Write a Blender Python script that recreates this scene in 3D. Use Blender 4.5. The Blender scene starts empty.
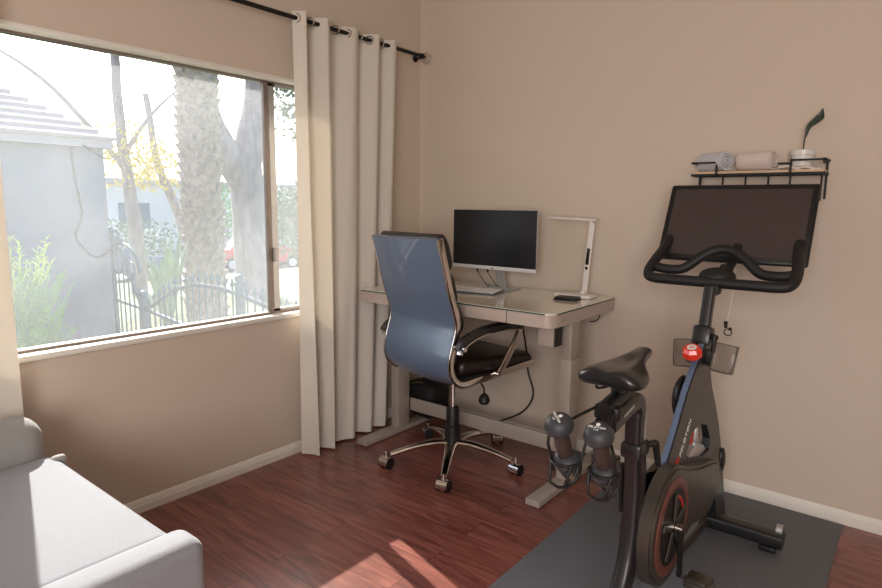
import bpy, bmesh, math, random
from mathutils import Vector, Matrix, noise
random.seed(7)
SC = bpy.context.scene
COL = SC.collection
PI = math.pi

# ------------------------------------------------------------------ camera
cam_d = bpy.data.cameras.new('camera')
cam = bpy.data.objects.new('camera', cam_d); COL.objects.link(cam)
cam_d.sensor_width = 36.0
cam_d.lens = 607.0 / 882.0 * 36.0
cam_d.clip_start = 0.05; cam_d.clip_end = 400
xa = Vector((0.78185, 0.62372, 0.0)); 
CX = Vector((0.782, 0.624, 0.010)); CY = Vector((-0.098, 0.107, 0.989)); CZ = Vector((0.616, -0.774, 0.145))
CZ.normalize(); CX = (CX - CZ * CX.dot(CZ)).normalized(); CY = CZ.cross(CX)
m = Matrix((CX, CY, CZ)).transposed().to_4x4()
m.translation = Vector((2.592, -3.026, 1.35))
cam.matrix_world = m
SC.camera = cam

# ------------------------------------------------------------------ light and exposure
SC.view_settings.view_transform = 'Standard'
SC.view_settings.look = 'None'
SC.view_settings.gamma = 1.0
SC.view_settings.exposure = 0.0
W = bpy.data.worlds.new('world'); SC.world = W; W.use_nodes = True
wn = W.node_tree.nodes; wl = W.node_tree.links
sky = wn.new('ShaderNodeTexSky'); sky.sky_type = 'NISHITA'; sky.sun_disc = False
sky.sun_elevation = math.radians(35.5); sky.sun_rotation = math.radians(-74); sky.dust_density = 2.0
wn['Background'].inputs['Strength'].default_value = .56
wl.new(sky.outputs[0], wn['Background'].inputs['Color'])

def lamp(name, kind, loc, direction, energy, color=(1, 1, 1), **kw):
    d = bpy.data.lights.new(name, kind); d.energy = energy; d.color = color
    for k, v in kw.items(): setattr(d, k, v)
    o = bpy.data.objects.new(name, d); COL.objects.link(o); o.location = loc
    o.rotation_euler = Vector(direction).to_track_quat('-Z', 'Y').to_euler()
    return o
SUN_DIR = Vector((1.0, -0.285, -0.765))
lamp('sun', 'SUN', (-8, 4, 8), SUN_DIR, 14.0, (1.0, 0.94, 0.86), angle=math.radians(0.6))
# added fill light, behind and to the right of the camera; no window there
lamp('rear_fill_light', 'AREA', (3.3, -4.85, 1.55), (-0.35, 1.0, -0.12), 92, (1.0, 0.95, 0.91), shape='RECTANGLE', size=1.8, size_y=1.5)

# ------------------------------------------------------------------ materials
def lin(c):
    return tuple(((v / 255.) / 12.92 if v / 255. <= .04045 else ((v / 255. + .055) / 1.055) ** 2.4) for v in c)
def mat(name, rgb, rough=.5, metal=0., nscale=0, namt=0., bump=0., bscale=None, coat=0., spec=.5, sheen=0., alpha=1., trans=0., emit=None, stretch=None):
    mt = bpy.data.materials.new(name); mt.use_nodes = True
    n = mt.node_tree.nodes; l = mt.node_tree.links; p = n['Principled BSDF']
    col = lin(rgb)
    p.inputs['Base Color'].default_value = (*col, 1)
    p.inputs['Roughness'].default_value = rough; p.inputs['Metallic'].default_value = metal
    p.inputs['Coat Weight'].default_value = coat; p.inputs['Specular IOR Level'].default_value = spec
    p.inputs['Sheen Weight'].default_value = sheen
    p.inputs['Alpha'].default_value = alpha; p.inputs['Transmission Weight'].default_value = trans
    if namt or bump:
        tc = n.new('ShaderNodeTexCoord'); mp = n.new('ShaderNodeMapping')
        if stretch: mp.inputs['Scale'].default_value = stretch
        l.new(tc.outputs['Object'], mp.inputs[0])
    if namt:
        nz = n.new('ShaderNodeTexNoise'); nz.inputs['Scale'].default_value = nscale; nz.inputs['Detail'].default_value = 6
        l.new(mp.outputs[0], nz.inputs['Vector'])
        r = n.new('ShaderNodeValToRGB'); r.color_ramp.elements[0].position = .3; r.color_ramp.elements[1].position = .7
        r.color_ramp.elements[0].color = (*[c * (1 - namt) for c in col], 1)
        r.color_ramp.elements[1].color = (*[min(1, c * (1 + namt)) for c in col], 1)
        l.new(nz.outputs['Fac'], r.inputs[0]); l.new(r.outputs[0], p.inputs['Base Color'])
    if bump:
        nb = n.new('ShaderNodeTexNoise'); nb.inputs['Scale'].default_value = bscale or 60; nb.inputs['Detail'].default_value = 4
        l.new(mp.outputs[0], nb.inputs['Vector'])
        b = n.new('ShaderNodeBump'); b.inputs['Strength'].default_value = bump; b.inputs['Distance'].default_value = .01
        l.new(nb.outputs['Fac'], b.inputs['Height']); l.new(b.outputs[0], p.inputs['Normal'])
    return mt

M = {}
M['wall'] = mat('wall_paint', (206, 191, 176), .75, bump=.05, bscale=130)
M['white_paint'] = mat('white_trim_paint', (226, 222, 214), .45, nscale=8, namt=.03)
M['ceiling'] = mat('ceiling_paint', (228, 222, 210), .8)
M['alu'] = mat('window_aluminium', (140, 126, 118), .45, .6, nscale=20, namt=.08)
M['alu_light'] = mat('window_aluminium_light', (176, 172, 170), .35, .7)
M['curtain'] = mat('curtain_cotton', (234, 228, 218), .9, bump=.35, bscale=420, sheen=.2)
M['grey_paint'] = mat('desk_grey_metal', (176, 166, 156), .42, .25, nscale=30, namt=.03)
M['desk_apron'] = mat('desk_apron_grey', (190, 176, 166), .45, .1, nscale=12, namt=.03)
M['desk_glass'] = mat('desk_glass_top', (232, 228, 214), .06, 0., coat=.6)
M['glass_edge'] = mat('desk_glass_edge', (40, 72, 66), .12)
M['chrome'] = mat('polished_chrome', (214, 208, 202), .09, 1., nscale=5, namt=.03)
M['leather'] = mat('chair_black_leather', (26, 25, 28), .34, bump=.12, bscale=300, coat=.25)
M['leather_brown'] = mat('seat_leather_dark', (30, 22, 21), .4, bump=.15, bscale=260, coat=.1)
M['shell'] = mat('chair_back_leather_sky_sheen', (86, 104, 128), .38, bump=.03, bscale=240, coat=.6)  # black leather, with the window's blue reflection put into the base colour
M['black'] = mat('black_plastic', (20, 20, 21), .5, nscale=40, namt=.1)
M['black_gloss'] = mat('black_gloss_plastic', (13, 13, 14), .15, nscale=10, namt=.1)
M['screen'] = mat('monitor_screen_glass', (20, 22, 31), .45, nscale=4, namt=.1)
M['silver'] = mat('silver_plastic', (188, 188, 190), .32, .6, nscale=30, namt=.02)
M['white_silver'] = mat('bright_silver', (214, 214, 216), .4, .1, nscale=30, namt=.02)
M['deck'] = mat('keyboard_deck', (96, 96, 104), .4, .3, nscale=30, namt=.02)
M['white_plastic'] = mat('white_plastic', (226, 220, 215), .35, nscale=20, namt=.02)
M['key'] = mat('keyboard_key', (236, 230, 230), .5, nscale=20, namt=.02)
M['rubber'] = mat('rubber_mat', (104, 107, 113), .7, nscale=180, namt=.15, bump=.3, bscale=260)
M['bike_black'] = mat('bike_matt_black', (27, 28, 31), .38, nscale=30, namt=.08, coat=.15)
M['bike_grip'] = mat('bike_rubber_grip', (19, 20, 23), .55, bump=.15, bscale=400)
M['bike_shroud'] = mat('bike_shroud_grey', (74, 68, 64), .36, .3, nscale=9, namt=.08)
M['bike_red'] = mat('bike_red_ring', (190, 48, 30), .4, nscale=20, namt=.05)
M['bike_screen'] = mat('bike_screen_glass', (62, 52, 52), .28, nscale=3, namt=.05, coat=.3)
M['bike_edge'] = mat('bike_screen_bezel', (20, 21, 24), .35, nscale=30, namt=.05)
M['saddle'] = mat('saddle_vinyl', (20, 22, 26), .3, bump=.08, bscale=200, coat=.3)
M['knob'] = mat('red_orange_plastic', (226, 52, 28), .25, coat=.5, nscale=30, namt=.06)
M['smoke'] = mat('smoked_clear_plastic', (120, 108, 98), .15, alpha=.45)
M['neoprene'] = mat('neoprene_charcoal', (52, 54, 60), .5, bump=.1, bscale=300)
M['neo_handle'] = mat('neoprene_handle', (60, 46, 44), .55, bump=.1, bscale=300)
M['white_ink'] = mat('white_ink', (232, 232, 230), .6, nscale=10, namt=.01)
M['red_ink'] = mat('red_ink', (214, 46, 36), .6, nscale=10, namt=.01)
M['towel'] = mat('towel_white', (228, 212, 204), .95, bump=.5, bscale=500, sheen=.3)
M['towel_blue'] = mat('towel_pale_blue', (206, 206, 214), .95, bump=.5, bscale=500, sheen=.3)
M['wood_shelf'] = mat('shelf_pale_wood', (206, 176, 146), .6, nscale=12, namt=.12, stretch=(1, 9, 9))
M['iron'] = mat('shelf_black_iron', (26, 26, 26), .55, .3, nscale=30, namt=.05)
M['ceramic'] = mat('pot_white_ceramic', (224, 222, 218), .3, nscale=10, namt=.02)
M['soil'] = mat('potting_soil', (50, 36, 28), .95, nscale=80, namt=.4)
M['leaf'] = mat('orchid_leaf', (44, 58, 48), .4, nscale=14, namt=.2)
M['sofa'] = mat('sofa_light_fabric', (138, 141, 150), .95, nscale=160, namt=.06, bump=.35, bscale=600, sheen=.3)
M['sofa_dark'] = mat('sofa_grey_fabric', (150, 149, 148), .95, nscale=160, namt=.06, bump=.35, bscale=600, sheen=.3)
M['phone'] = mat('black_wallet', (24, 24, 27), .5, nscale=30, namt=.1)
M['rod'] = mat('curtain_rod_black', (34, 33, 34), .4, .5, nscale=30, namt=.05)
M['bag'] = mat('black_nylon_bag', (13, 13, 15), .7, nscale=60, namt=.2, bump=.3, bscale=300)
M['strap'] = mat('bag_strap_tan', (132, 112, 74), .8, nscale=60, namt=.1)
M['brass'] = mat('caster_core', (40, 40, 42), .4)
M['clear'] = mat('finial_clear_plastic', (196, 178, 160), .15, alpha=.6)
# outdoors
M['stucco'] = mat('stucco_grey_blue', (112, 120, 130), .95, nscale=24, namt=.14, bump=.8, bscale=60)
M['shingle'] = mat('roof_shingle_grey', (150, 140, 138), .9, nscale=30, namt=.12)
M['fascia'] = mat('roof_fascia', (150, 148, 150), .8, nscale=12, namt=.05)
M['bark'] = mat('tree_bark', (140, 132, 132), .95, nscale=9, namt=.3, bump=1., bscale=14, stretch=(1, 1, .35))
M['palm'] = mat('palm_bark', (156, 143, 130), .95, nscale=13, namt=.35, bump=.8, bscale=20)
M['fence'] = mat('fence_blue_green_iron', (52, 84, 96), .5, .2, nscale=20, namt=.1)
M['grass'] = mat('lawn', (112, 124, 82), .95, nscale=7, namt=.25, bump=.5, bscale=30)
M['paving'] = mat('street_concrete', (150, 148, 146), .9, nscale=3, namt=.08)
M['shrub'] = mat('shrub_leaf', (104, 150, 78), .7, nscale=5, namt=.3)
M['shrub_tip'] = mat('shrub_leaf_tip', (176, 196, 92), .7, nscale=5, namt=.2)
M['dark_leaf'] = mat('tree_leaf', (92, 116, 84), .7, nscale=5, namt=.3)
M['yellow_leaf'] = mat('yellow_leaf', (206, 186, 96), .8, nscale=5, namt=.2)
M['agave'] = mat('agave_leaf', (128, 150, 112), .6, nscale=6, namt=.2)
M['pale_wall'] = mat('pale_house_wall', (196, 192, 186), .9, nscale=4, namt=.04)
M['car_red'] = mat('car_red_paint', (198, 36, 34), .25, coat=.8, nscale=4, namt=.03)
M['car_blue'] = mat('car_blue_paint', (78, 96, 116), .25, coat=.8, nscale=4, namt=.03)
M['car_glass'] = mat('car_glass', (70, 96, 116), .08, coat=.5)
M['tyre'] = mat('tyre', (24, 24, 26), .8, nscale=30, namt=.1)

def cloth_translucent(mt, amt):
    n = mt.node_tree.nodes; l = mt.node_tree.links; p = n['Principled BSDF']; out = n['Material Output']
    t = n.new('ShaderNodeBsdfTranslucent'); t.inputs[0].default_value = (.86, .80, .70, 1)
    m_ = n.new('ShaderNodeMixShader'); m_.inputs[0].default_value = amt
    l.new(p.outputs[0], m_.inputs[1]); l.new(t.outputs[0], m_.inputs[2]); l.new(m_.outputs[0], out.inputs['Surface'])
cloth_translucent(M['curtain'], .22)

# planks
def plank_material():
    mt = bpy.data.materials.new('cherry_laminate_planks'); mt.use_nodes = True
    n = mt.node_tree.nodes; l = mt.node_tree.links; p = n['Principled BSDF']
    tc = n.new('ShaderNodeTexCoord')
    br = n.new('ShaderNodeTexBrick'); br.offset = .37; br.offset_frequency = 2
    br.inputs['Scale'].default_value = 1; br.inputs['Brick Width'].default_value = 1.22; br.inputs['Row Height'].default_value = .125
    br.inputs['Mortar Size'].default_value = .0012; br.inputs['Mortar Smooth'].default_value = .2; br.inputs['Bias'].default_value = 0
    br.inputs['Color1'].default_value = (.0, .0, .0, 1); br.inputs['Color2'].default_value = (1, 1, 1, 1); br.inputs['Mortar'].default_value = (.5, .5, .5, 1)
    l.new(tc.outputs['Object'], br.inputs['Vector'])
    mp = n.new('ShaderNodeMapping'); mp.inputs['Scale'].default_value = (.8, 7., 1.)
    l.new(tc.outputs['Object'], mp.inputs[0])
    off = n.new('ShaderNodeVectorMath'); off.operation = 'ADD'
    l.new(mp.outputs[0], off.inputs[0]); 
    sc = n.new('ShaderNodeVectorMath'); sc.operation = 'SCALE'; sc.inputs['Scale'].default_value = 7.
    l.new(br.outputs['Color'], sc.inputs[0]); l.new(sc.outputs[0], off.inputs[1])
    nz = n.new('ShaderNodeTexNoise'); nz.inputs['Scale'].default_value = 3.2; nz.inputs['Detail'].default_value = 9; nz.inputs['Distortion'].default_value = 1.6
    l.new(off.outputs[0], nz.inputs['Vector'])
    r = n.new('ShaderNodeValToRGB'); e = r.color_ramp.elements
    e[0].position = .30; e[0].color = (*lin((96, 54, 47)), 1)
    e[1].position = .72; e[1].color = (*lin((152, 94, 81)), 1)
    x = e.new(.5); x.color = (*lin((126, 74, 64)), 1)
    l.new(nz.outputs['Fac'], r.inputs[0])
    hs = n.new('ShaderNodeHueSaturation'); l.new(r.outputs[0], hs.inputs['Color'])
    mr = n.new('ShaderNodeMapRange'); mr.inputs[3].default_value = .82; mr.inputs[4].default_value = 1.15
    l.new(br.outputs['Color'], mr.inputs[0]); l.new(mr.outputs[0], hs.inputs['Value'])
    mx = n.new('ShaderNodeMixRGB'); l.new(br.outputs['Fac'], mx.inputs[0]); l.new(hs.outputs[0], mx.inputs[1]); mx.inputs[2].default_value = (*lin((48, 20, 15)), 1)
    l.new(mx.outputs[0], p.inputs['Base Color'])
    p.inputs['Roughness'].default_value = .32; p.inputs['Coat Weight'].default_value = .4; p.inputs['Coat Roughness'].default_value = .2
    return mt
M['planks'] = plank_material()

def dusty_glass():
    mt = bpy.data.materials.new('dusty_window_glass'); mt.use_nodes = True
    n = mt.node_tree.nodes; l = mt.node_tree.links; n.clear()
    out = n.new('ShaderNodeOutputMaterial')
    t = n.new('ShaderNodeBsdfTransparent'); t.inputs[0].default_value = (.97, .98, .98, 1)
    g = n.new('ShaderNodeBsdfGlossy'); g.inputs['Roughness'].default_value = .02
    fr = n.new('ShaderNodeFresnel'); fr.inputs[0].default_value = 1.45
    tl = n.new('ShaderNodeBsdfTranslucent'); tl.inputs[0].default_value = (.86, .88, .9, 1)
    tc = n.new('ShaderNodeTexCoord'); nz = n.new('ShaderNodeTexNoise'); nz.inputs['Scale'].default_value = 1.6; nz.inputs['Detail'].default_value = 5
    l.new(tc.outputs['Object'], nz.inputs['Vector'])
    mr = n.new('ShaderNodeMapRange'); mr.inputs[1].default_value = .3; mr.inputs[2].default_value = .7; mr.inputs[3].default_value = DUST[0]; mr.inputs[4].default_value = DUST[1]
    l.new(nz.outputs['Fac'], mr.inputs[0])
    m1 = n.new('ShaderNodeMixShader'); l.new(mr.outputs[0], m1.inputs[0]); l.new(t.outputs[0], m1.inputs[1]); l.new(tl.outputs[0], m1.inputs[2])
    mu = n.new('ShaderNodeMath'); mu.operation = 'MULTIPLY'; mu.inputs[1].default_value = .5; l.new(fr.outputs[0], mu.inputs[0])
    m2 = n.new('ShaderNodeMixShader'); l.new(mu.outputs[0], m2.inputs[0]); l.new(m1.outputs[0], m2.inputs[1]); l.new(g.outputs[0], m2.inputs[2])
    l.new(m2.outputs[0], out.inputs[0])
    return mt
DUST = (.035, .08)
M['window_glass'] = dusty_glass()

# ------------------------------------------------------------------ mesh helpers
FR = {}
def V(*a): return Vector(a[0]) if len(a) == 1 else Vector(a)
def cr(pts, k=6, closed=False):
    P = [Vector(p) for p in pts]; out = []; n = len(P)
    rng = range(n) if closed else range(n - 1)
    for i in rng:
        p1, p2 = P[i], P[(i + 1) % n]
        p0 = P[i - 1] if (i > 0 or closed) else p1 * 2 - p2
        p3 = P[(i + 2) % n] if (i + 2 < n or closed) else p2 * 2 - p1
        for j in range(k):
            t = j / k
            out.append(.5 * ((2 * p1) + (p2 - p0) * t + (2 * p0 - 5 * p1 + 4 * p2 - p3) * t * t + (3 * p1 - p0 - 3 * p2 + p3) * t ** 3))
    if not closed: out.append(P[-1].copy())
    return out

class B:
    def __init__(s): s.bm = bmesh.new()
    def box(s, c, d, rz=0, bev=0, seg=2, Mx=None):
        r = bmesh.ops.create_cube(s.bm, size=1.0); vs = r['verts']
        bmesh.ops.scale(s.bm, vec=d, verts=vs)
        if bev:
            es = list({e for v in vs for e in v.link_edges})
            rr = bmesh.ops.bevel(s.bm, geom=es, offset=bev, segments=seg, affect='EDGES', profile=.5)
            vs = list({v for f in rr['faces'] for v in f.verts} | {v for v in vs if v.is_valid})
        T = (Mx or Matrix.Identity(4))
        T = Matrix.Translation(c) @ Matrix.Rotation(rz, 4, 'Z') @ T
        bmesh.ops.transform(s.bm, matrix=T, verts=vs)
        return s
    def span(s, a, b, bev=0, seg=2):
        a = Vector(a); b = Vector(b)
        return s.box((a + b) / 2, [abs(v) for v in (b - a)], bev=bev, seg=seg)
    def rings(s, rings, closed=False, cap=True):
        R = [[s.bm.verts.new(p) for p in r] for r in rings]; n = len(R[0])
        m_ = len(R) if closed else len(R) - 1
        for i in range(m_):
            a, b = R[i], R[(i + 1) % len(R)]
            for j in range(n):
                k = (j + 1) % n
                s.bm.faces.new((a[j], a[k], b[k], b[j]))
        if cap and not closed:
            s.bm.faces.new(list(reversed(R[0]))); s.bm.faces.new(R[-1])
        return s
    def sweep(s, pts, rad, side=None, n=2.0, seg=12, closed=False, cap=True):
        P = [Vector(p) for p in pts]; K = len(P); rings = []
        prev = None
        for i, p in enumerate(P):
            if closed: t = P[(i + 1) % K] - P[i - 1]
            else: t = P[min(i + 1, K - 1)] - P[max(i - 1, 0)]
            t.normalize()
            if side is not None: u = Vector(side)
            elif prev is not None: u = prev
            else: u = Vector((0, 0, 1)) if abs(t.z) < .9 else Vector((1, 0, 0))
            u = (u - t * u.dot(t)).normalized(); prev = u; w = t.cross(u)
            r = rad[i] if isinstance(rad, (list, tuple)) and len(rad) == K and not isinstance(rad, tuple) else rad
            a, b = r if isinstance(r, (tuple, list)) else (r, r)
            ring = []
            for j in range(seg):
                th = 2 * PI * j / seg + PI / seg; c_, s_ = math.cos(th), math.sin(th)
                cc = math.copysign(abs(c_) ** (2 / n), c_); ss = math.copysign(abs(s_) ** (2 / n), s_)
                ring.append(p + u * (a * cc) + w * (b * ss))
            rings.append(ring)
        return s.rings(rings, closed, cap)
    def tube(s, pts, r, k=6, seg=10, closed=False):
        return s.sweep(cr(pts, k, closed) if k > 1 else pts, r, seg=seg, closed=closed)
    def cyl(s, a, b, r, r2=None, seg=20):
        return s.sweep([a, b], [r, r if r2 is None else r2], seg=seg)
    def lathe(s, prof, loc=(0, 0, 0), R=None, seg=24):
        T = Matrix.Translation(loc) @ (R.to_4x4() if R else Matrix.Identity(4))
        rings = []
        for r, z in prof:
            rings.append([T @ Vector((max(r, 1e-5) * math.cos(2 * PI * j / seg), max(r, 1e-5) * math.sin(2 * PI * j / seg), z)) for j in range(seg)])
        return s.rings(rings)
    def prism(s, loops, thick, f):
        b2 = bmesh.new(); es = []
        for lp in loops:
            vs = [b2.verts.new((p[0], p[1], 0)) for p in lp]
            es += [b2.edges.new((vs[i], vs[(i + 1) % len(vs)])) for i in range(len(vs))]
        bmesh.ops.triangle_fill(b2, use_beauty=True, use_dissolve=False, edges=es)
        fs = list(b2.faces)
        r = bmesh.ops.extrude_face_region(b2, geom=fs)
        vs = [g for g in r['geom'] if isinstance(g, bmesh.types.BMVert)]
        bmesh.ops.translate(b2, vec=(0, 0, thick), verts=vs)
        mp = {}
        for v in b2.verts: mp[v] = s.bm.verts.new(f(v.co.x, v.co.y, v.co.z))
        for fc in b2.faces:
            try: s.bm.faces.new([mp[v] for v in fc.verts])
            except ValueError: pass
        b2.free(); return s
    def ball(s, c, r, Mx=None, u=20, v=12):
        rr = bmesh.ops.create_uvsphere(s.bm, u_segments=u, v_segments=v, radius=1.0)
        r = r if isinstance(r, (tuple, list)) else (r, r, r)
        bmesh.ops.scale(s.bm, vec=r, verts=rr['verts'])
        bmesh.ops.transform(s.bm, matrix=Matrix.Translation(c) @ (Mx or Matrix.Identity(4)), verts=rr['verts']); return s
    def grid(s, nu, nv, f, thick=0.0):
        G = [[s.bm.verts.new(f(i / (nu - 1), j / (nv - 1))) for j in range(nv)] for i in range(nu)]
        for i in range(nu - 1):
            for j in range(nv - 1):
                s.bm.faces.new((G[i][j], G[i + 1][j], G[i + 1][j + 1], G[i][j + 1]))
        if thick:
            bmesh.ops.recalc_face_normals(s.bm, faces=s.bm.faces[:])
            bmesh.ops.solidify(s.bm, geom=s.bm.faces[:], thickness=thick)
        return s
    def xf(s, Mx):
        bmesh.ops.transform(s.bm, matrix=Mx, verts=s.bm.verts[:]); return s
    def build(s, name, material, parent=None, local=False, smooth=True, angle=38):
        if parent is not None and not local: s.xf(FR[parent.name].inverted())
        bmesh.ops.recalc_face_normals(s.bm, faces=s.bm.faces[:])
        me = bpy.data.meshes.new(name); s.bm.to_mesh(me); s.bm.free()
        me.materials.append(M[material] if isinstance(material, str) else material)
        if smooth:
            for p in me.polygons: p.use_smooth = True
            me.set_sharp_from_angle(angle=math.radians(angle))
        o = bpy.data.objects.new(name, me); COL.objects.link(o)
        if parent is not None: o.parent = parent; FR[o.name] = FR[parent.name]
        else: FR[o.name] = Matrix.Identity(4)
        return o

def tag(o, label, cat, group=None, kind=None):
    o['label'] = label; o['category'] = cat
    if group: o['group'] = group
    if kind: o['kind'] = kind
    return o
def thing(name, loc, label, cat, rz=0, group=None):
    o = bpy.data.objects.new(name, None); COL.objects.link(o); o.location = loc; o.rotation_euler = (0, 0, rz); o.empty_display_size = .1
    FR[o.name] = Matrix.Translation(loc) @ Matrix.Rotation(rz, 4, 'Z')
    return tag(o, label, cat, group)
def solo(b, name, material, label, cat, origin=None, group=None, kind=None, **kw):
    """a thing that is one mesh: origin moved to its base"""
    if origin is not None: b.xf(Matrix.Translation(Vector(origin)).inverted())
    o = b.build(name, material, **kw)
    if origin is not None: o.location = origin; FR[o.name] = Matrix.Translation(origin)
    return tag(o, label, cat, group, kind)
def struct(name, b, material, **kw):
    o = b.build(name, material, **kw); o['kind'] = 'structure'; return o
def text_mesh(body, size, material, name, parent, T, depth=.0006, bold=True):
    cu = bpy.data.curves.new('lettering', 'FONT'); cu.body = body; cu.size = size; cu.extrude = depth; cu.align_x = 'CENTER'; cu.align_y = 'CENTER'
    if bold: cu.offset = size * .02
    cu.space_character = 1.12
    tmp = bpy.data.objects.new('lettering', cu); COL.objects.link(tmp)
    me = bpy.data.meshes.new_from_object(tmp); bpy.data.objects.remove(tmp); bpy.data.curves.remove(cu)
    me.name = name; me.transform(FR[parent.name].inverted() @ T); me.materials.clear(); me.materials.append(M[material])
    o = bpy.data.objects.new(name, me); COL.objects.link(o); o.parent = parent; FR[o.name] = FR[parent.name]; return o
def basis(o, x, y):
    x = Vector(x).normalized(); y = Vector(y); y = (y - x * y.dot(x)).normalized(); z = x.cross(y)
    T = Matrix((x, y, z)).transposed().to_4x4(); T.translation = Vector(o); return T

# ------------------------------------------------------------------ the room
XR, YF, ZC = 4.3, -5.2, 2.75
WY0, WY1, WZ0, WZ1 = -3.05, -.72, .765, 1.957     # window opening
struct('floor', B().span((-.14, YF - .14, -.1), (XR + .14, .14, 0)), 'planks', smooth=False)
struct('ceiling', B().span((-.14, YF - .14, ZC), (XR + .14, .14, ZC + .12)), 'ceiling', smooth=False)
struct('wall_back', B().span((-.14, 0, 0), (XR + .14, .14, ZC)), 'wall', smooth=False)
w = B()
w.span((-.14, YF, 0), (0, WY0, ZC)); w.span((-.14, WY1, 0), (0, 0, ZC))
w.span((-.14, WY0, 0), (0, WY1, WZ0)); w.span((-.14, WY0, WZ1), (0, WY1, ZC))
struct('wall_left', w, 'wall', smooth=False)
struct('wall_right', B().span((XR, YF, 0), (XR + .14, 0, ZC)), 'wall', smooth=False)
struct('wall_front', B().span((-.14, YF - .14, 0), (XR + .14, YF, ZC)), 'wall', smooth=False)
def baseboard(a, b, inward):
    a = V(a); b = V(b); inn = V(inward)
    bb = B()
    prof = [(0, 0), (.017, 0), (.017, .006), (.015, .032), (.011, .037), (.011, .041), (.008, .048), (.003, .056), (0, .058)]
    bb.rings([[p + inn * d + V(0, 0, z) for d, z in prof] for p in (a, b)])
    return bb
struct('baseboard_back', baseboard((0, 0, 0), (XR, 0, 0), (0, -1, 0)), 'white_paint', angle=20)
struct('baseboard_left', baseboard((0, YF, 0), (0, 0, 0), (1, 0, 0)), 'white_paint', angle=20)

# window_1: white casing and sill, aluminium frames, glass
casing = B()
casing.span((-.10, WY0, WZ0), (.004, WY1, WZ0 + .012)); casing.span((-.10, WY0, WZ1 - .003), (.004, WY1, WZ1))
casing.span((-.10, WY0, WZ0), (.004, WY0 + .012, WZ1)); casing.span((-.10, WY1 - .012, WZ0), (.004, WY1, WZ1))
casing.span((0, WY0 - .05, WZ1 - .003), (.014, WY1 + .05, WZ1 + .016), bev=.004)
casing.span((0, WY0 - .05, WZ0 - .012), (.014, WY1 + .05, WZ0 + .013), bev=.004)
casing.span((0, WY0 - .05, WZ0), (.014, WY0, WZ1), bev=.004); casing.span((0, WY1, WZ0), (.014, WY1 + .05, WZ1), bev=.004)
win = struct('window_1', casing, 'white_paint')
f = B()
gx = -.065
zb, zt = WZ0 + .012, WZ1 - .003
for (y0, y1) in ((WY0 + .012, WY1 - .012),):
    f.span((gx - .02, y0, zb), (gx + .02, y1, zb + .012)); f.span((gx - .02, y0, zt - .008), (gx + .02, y1, zt))
    f.span((gx - .02, y0, zb), (gx + .02, y0 + .02, zt)); f.span((gx - .02, y1 - .02, zb), (gx + .02, y1, zt))
f.span((gx - .012, -1.136, zb), (gx + .012, -1.110, zt)); f.span((gx - .015, -2.62, zb), (gx + .02, -2.595, zt))
fr = f.build('window_frame', 'alu', win)
for k, (y0, y1, xo) in enumerate(((-1.108, WY1 - .03, .0), (WY0 + .03, -2.622, .0))):
    s_ = B()
    s_.span((gx - .012, y0, zb + .01), (gx + .012, y0 + .036, zt - .006)); s_.span((gx - .012, y1 - .03, zb + .01), (gx + .012, y1, zt - .01))
    s_.span((gx - .012, y0, zb + .004), (gx + .012, y1, zb + .024)); s_.span((gx - .012, y0, zt - .022), (gx + .012, y1, zt - .006))
    s_.build('sliding_sash', 'alu_light', win)
B().span((gx + .014, -1.112, 1.05), (gx + .03, -1.088, 1.12), bev=.003).build('window_latch', 'alu_light', win)
B().span((gx - .003, WY0 + .03, zb + .01), (gx + .003, WY1 - .03, zt - .01)).build('window_pane', 'window_glass', win, smooth=False)

# ------------------------------------------------------------------ curtain rod and curtains
RZ, RX = 2.245, .085
rod = thing('curtain_rod', (RX, -3.3, RZ), 'black curtain rod running along the window wall above the window', 'curtain rod')
B().cyl((RX, -3.35, RZ), (RX, -.085, RZ), .011, seg=16).build('pole', 'rod', rod)
B().cyl((RX, -.098, RZ), (RX, -.078, RZ), .016, seg=16).build('end_cap', 'rod', rod)
B().tube([(RX + .027 * math.cos(t), -.055, RZ - .004 + .027 * math.sin(t)) for t in [k * PI / 6 for k in range(12)]], .006, 3, 8, closed=True).build('finial_ring', 'clear', rod)
B().cyl((0.002, -.055, RZ), (RX, -.055, RZ), .006).cyl((0.002, -.055, RZ), (.008, -.055, RZ), .02).build('bracket', 'rod', rod)
B().cyl((0.002, -3.2, RZ), (RX, -3.2, RZ), .006).cyl((0.002, -3.2, RZ), (.008, -3.2, RZ), .02).build('bracket', 'rod', rod)

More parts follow.
